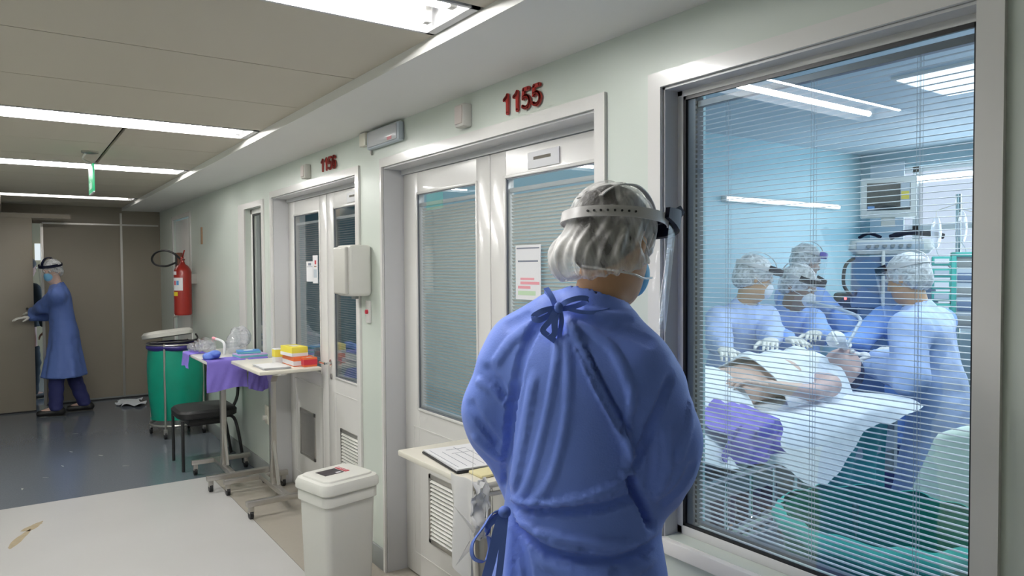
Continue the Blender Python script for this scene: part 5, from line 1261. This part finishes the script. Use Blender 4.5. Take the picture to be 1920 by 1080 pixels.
clinician((4.66, 2.27, 0), 262, 'person mostly hidden behind the broad back, at the head of the bed', m_gownr, m_skin, m_mask, lean=10, H=1.57, hands={'L': V(4.2, 2.12, 1.12), 'R': V(4.16, 2.44, 1.14)}, head_pitch=22)
# monitor on its arm
t = thing('patient_monitor', (5.24, 2.74, 1.9), 'white patient monitor with dark screen raised over the ventilator', 'monitor')
Xm = Matrix.Translation((5.24, 2.74, 2.09)) @ Matrix.Rotation(math.radians(-59), 4, 'Z') @ Matrix.Diagonal((.90, 1, .88, 1))
b = MB(); b.box(-.20, .20, -.03, .06, -.165, .165, bev=.012).xf(Xm); b.build('housing', m_plast, t)
MB().box(-.155, .155, -.034, -.029, -.105, .12).xf(Xm).build('screen', m_screen, t, smooth=False)
MB().box(.085, .15, -.036, -.033, -.08, .115).xf(Xm).build('side_panel', m_equip, t, smooth=False); MB().box(.09, .145, -.0375, -.0355, -.02, .045).xf(Xm).build('yellow_reading', m_yel, t, smooth=False)
MB().box(-.15, -.10, -.036, -.033, -.10, -.07).xf(Xm).build('blue_reading', m_blue, t, smooth=False)
MB().box(-.05, .05, -.01, .03, -.24, -.16).xf(Xm).build('neck', m_plast2, t)
# ventilator / anaesthesia tower
t = thing('ventilator', (5.0, 2.55, 0), 'blue-grey ventilator tower with pale head unit under the monitor', 'ventilator')
Xv = Matrix.Translation((5.26, 2.74, 0)) @ Matrix.Rotation(math.radians(-59), 4, 'Z')
b = MB(); loft(b, [rr(.24, .19, .05, 1.68), rr(.27, .21, .06, 1.72), rr(.26, .20, .06, 1.78)]); b.xf(Xv); b.build('top_shelf', m_plast, t)
b = MB(); b.poly([(-.25, -.2, 1.66), (.08, -.2, 1.66), (.26, -.2, 1.50), (.30, -.2, 1.30), (-.25, -.2, 1.30)], (0, .36, 0)); b.xf(Xv); b.build('head_unit', m_bluegr, t, smooth=False)
b = MB(); b.box(-.20, .20, -.18, .16, .40, 1.30, bev=.02).xf(Xv); b.build('body', m_bluegr, t)
b = MB(); b.box(-.26, .26, -.24, .22, .10, .16, bev=.02).xf(Xv); b.build('base', m_equip, t)
for (x, y) in ((-.22, -.2), (.22, -.2), (-.22, .18), (.22, .18)):
    b = MB().cyl((x, y, .05), (x+.03, y, .05), .05, n=14); b.xf(Xv); b.build('caster', m_black, t)
b = MB(); b.box(-.22, .20, -.215, -.2, 1.71, 1.765, bev=.003).xf(Xv); b.build('control_strip', m_equip, t)
for k in range(6):
    b = MB().cyl((-.14+.05*k, -.213, 1.737), (-.14+.05*k, -.232, 1.737), .014, n=12); b.xf(Xv); b.build('knob', m_base, t)
b = MB().tube([(-.05, -.21, 1.70), (-.05, -.23, 1.55), (-.05, -.22, 1.32), (-.06, -.21, 1.1)], .012, 8); b.xf(Xv); b.build('pipe', m_plast, t)
b = MB().tube([(-.22, -.18, 1.66), (-.29, -.24, 1.60), (-.30, -.26, 1.46), (-.24, -.26, 1.38), (-.22, -.22, 1.42)], .012, 8); b.xf(Xv); b.build('breathing_hose', m_black, t)
b = MB().tube([(.0, -.1, 1.80), (.10, -.14, 1.83), (.24, -.12, 1.82), (.33, -.1, 1.80)], .02, 8); b.xf(Xv); b.build('cable_coil', m_navy, t)
b = MB().tube([(-.2, -.1, 1.80), (-.14, -.14, 1.83), (-.06, -.12, 1.80)], .012, 8); b.xf(Xv); b.build('cable', m_navy, t)
# infusion pump rack
t = thing('infusion_rack', (4.95, 2.12, 0), 'teal infusion pump rack with orange strips at the right edge of the window', 'medical pump')
Xp = Matrix.Translation((4.95, 2.13, 0)) @ Matrix.Rotation(math.radians(-64), 4, 'Z')
MB().cyl((4.97, 2.15, .08), (4.97, 2.15, 2.05), .016).build('pole', m_chrome, t)
b = MB(); b.box(-.03, .16, -.06, .06, 1.20, 1.66, bev=.01).xf(Xp); b.build('rack_body', m_equip, t); b = MB(); b.box(-.05, -.02, -.08, .06, 1.18, 1.68, bev=.006).box(.15, .20, -.08, .06, 1.18, 1.68, bev=.006).box(-.05, .2, -.08, .06, 1.65, 1.68, bev=.006).xf(Xp); b.build('rack_frame', m_pump, t)
for k in range(6):
    b = MB(); b.box(-.155, -.045, -.07, .06, 1.22+.075*k, 1.28+.075*k, bev=.006).xf(Xp); pm = b.build('pump', m_pump, t); b = MB(); b.box(-.14, -.06, -.074, -.069, 1.235+.075*k, 1.265+.075*k).xf(Xp); b.build('pump_face', m_paper if k % 2 else m_equip, pm, smooth=False)
for k in range(5):
    b = MB(); b.box(-.015, .14, -.064, -.059, 1.22+.09*k, 1.28+.09*k, bev=.004).xf(Xp); b.build('channel_panel', m_bluegr if k % 2 else m_base, t)
for z in (1.28, 1.42): b = MB(); b.box(.115, .135, -.07, -.063, z, z+.10, bev=.003).xf(Xp); b.build('orange_strip', m_orange, t)
for k in range(4):
    a = pi/2*k; MB().tube([(4.97, 2.15, .10), (4.97+.28*math.cos(a), 2.15+.28*math.sin(a), .07)], .014, 6, smooth=False).build('foot', m_steel, t)
for k, (dx, dz, m_) in enumerate(((-.12, 1.95, m_film), (.02, 1.98, m_film), (.12, 1.92, m_bagw))):
    x, y = 4.97+dx*.45, 2.15-dx*.9
    q = thing('infusion_bag', (x, y, dz-.28), ['clear infusion bag hanging left of the rack pole', 'clear infusion bag hanging in the middle of the rack pole', 'milky infusion bag hanging right of the rack pole'][k], 'infusion bag')
    b = MB(); b.sph((x, y, dz-.14), .055, 12, (1, .45, 1.9)); b.build('bag', m_, q); MB().tube([(x, y, dz-.04), (x, y, dz+.0), (4.97, 2.15, dz+.04)], .003, 5, smooth=False).build('hook', m_steel, q); MB().tube([(x, y, dz-.24), (x+.01, y-.02, dz-.30), (4.96, 2.14, dz-.42)], .003, 5).build('drip_line', m_equip, q)
# dark device with red lights behind
t = thing('dark_console', (5.8, 3.15, 0), 'dark trolley console with red lights behind the bent figure', 'console')
b = MB(); b.box(5.62, 6.02, 2.95, 3.40, 1.20, 1.38, bev=.03).build('console', m_screen, t); b = MB().box(5.66, 5.98, 3.0, 3.36, .25, 1.195, bev=.02).build('trolley', m_bluegr, t)
for y, x in ((3.28, 5.618), (3.02, 5.618)): MB().cyl((x, y, 1.33), (x-.006, y, 1.33), .011, n=10).build('led', m_led, t)
for (x, y) in ((5.7, 3.05), (5.93, 3.05), (5.7, 3.3), (5.93, 3.3)): caster(t, x, y, .05)
# green hamper right behind the glass
t = thing('linen_hamper', (2.07, 1.12, 0), 'large green plastic-lined laundry hamper just behind the blind', 'hamper')
hx, hy = 2.115, 1.115
b = MB(); b.grid(lambda u, v: Vector(bagfn(.275, .24, .855, .10, hx, hy, .035, 1, 13)(u, v)), 90, 24); bmesh.ops.remove_doubles(b.b, verts=b.b.verts[:], dist=.0008); b.build('green_bag', m_bagg, t, smooth=80)
b = MB(); b.grid(lambda u, v: Vector((hx+(.27-.04*v)*math.cos(2*pi*u)*(1+.02*math.sin(u*60)), hy+(.27-.04*v)*math.sin(2*pi*u)*(1+.02*math.sin(u*60)), .85-.42*v)), 80, 10, .002).lathe([(.23, .45), (.12, .38), (0, .37)], (hx, hy, 0), 40); b.build('bag_inside', m_bagg, t)
b = MB(); b.grid(lambda u, v: Vector((hx+(.280+.026*math.sin(v*pi)+.004*math.sin(u*110))*math.cos(2*pi*u), hy+(.280+.026*math.sin(v*pi)+.004*math.sin(u*110))*math.sin(2*pi*u), .862-.06*v+.006*math.sin(u*75))), 160, 6, .002); b.build('rolled_rim', m_bagt, t)
for k in range(4):
    a = pi/4+k*pi/2; x, y = hx+.27*math.cos(a), hy+.27*math.sin(a); MB().cyl((x, y, .08), (x, y, .80), .010).build('post', m_steel, t); caster(t, x, y, .032)
# chair draped with a pale green gown
t = thing('ward_chair', (2.9, 1.2, 0), 'ward chair hidden under the pale green gown at the lower right', 'chair')
MB().box(2.74, 3.10, .72, 1.14, .42, .48, bev=.02).build('seat', m_seat, t); MB().box(2.76, 2.80, .74, 1.12, .62, 1.0, bev=.02).build('backrest', m_seat, t)
for x in (2.77, 3.07):
    for y in (.76, 1.10): MB().cyl((x, y, 0), (x, y, .63 if x < 2.9 else .43), .013).build('leg', m_steel, t)
def gwn(u, v):
    e = v; y = .66+.60*u; a = (1-abs(2*u-1)**2.2)
    if e < .2: return (2.86-.10*(e/.2), y, .98+.06*a+.01*math.sin(u*9))
    q = (e-.2)/.8; return (2.745-.03*math.sin(u*13+q*2)*q-.05*q, y+.10*q*(u-.2), .97+.06*a-.52*q*(.55+.45*(1-u)))
o = clothsheet('pale_green_gown', gwn, 40, 30, m_lime, th=.004); prep(o, 'pale green gown draped over the ward chair at the lower right of the window', 'gown')
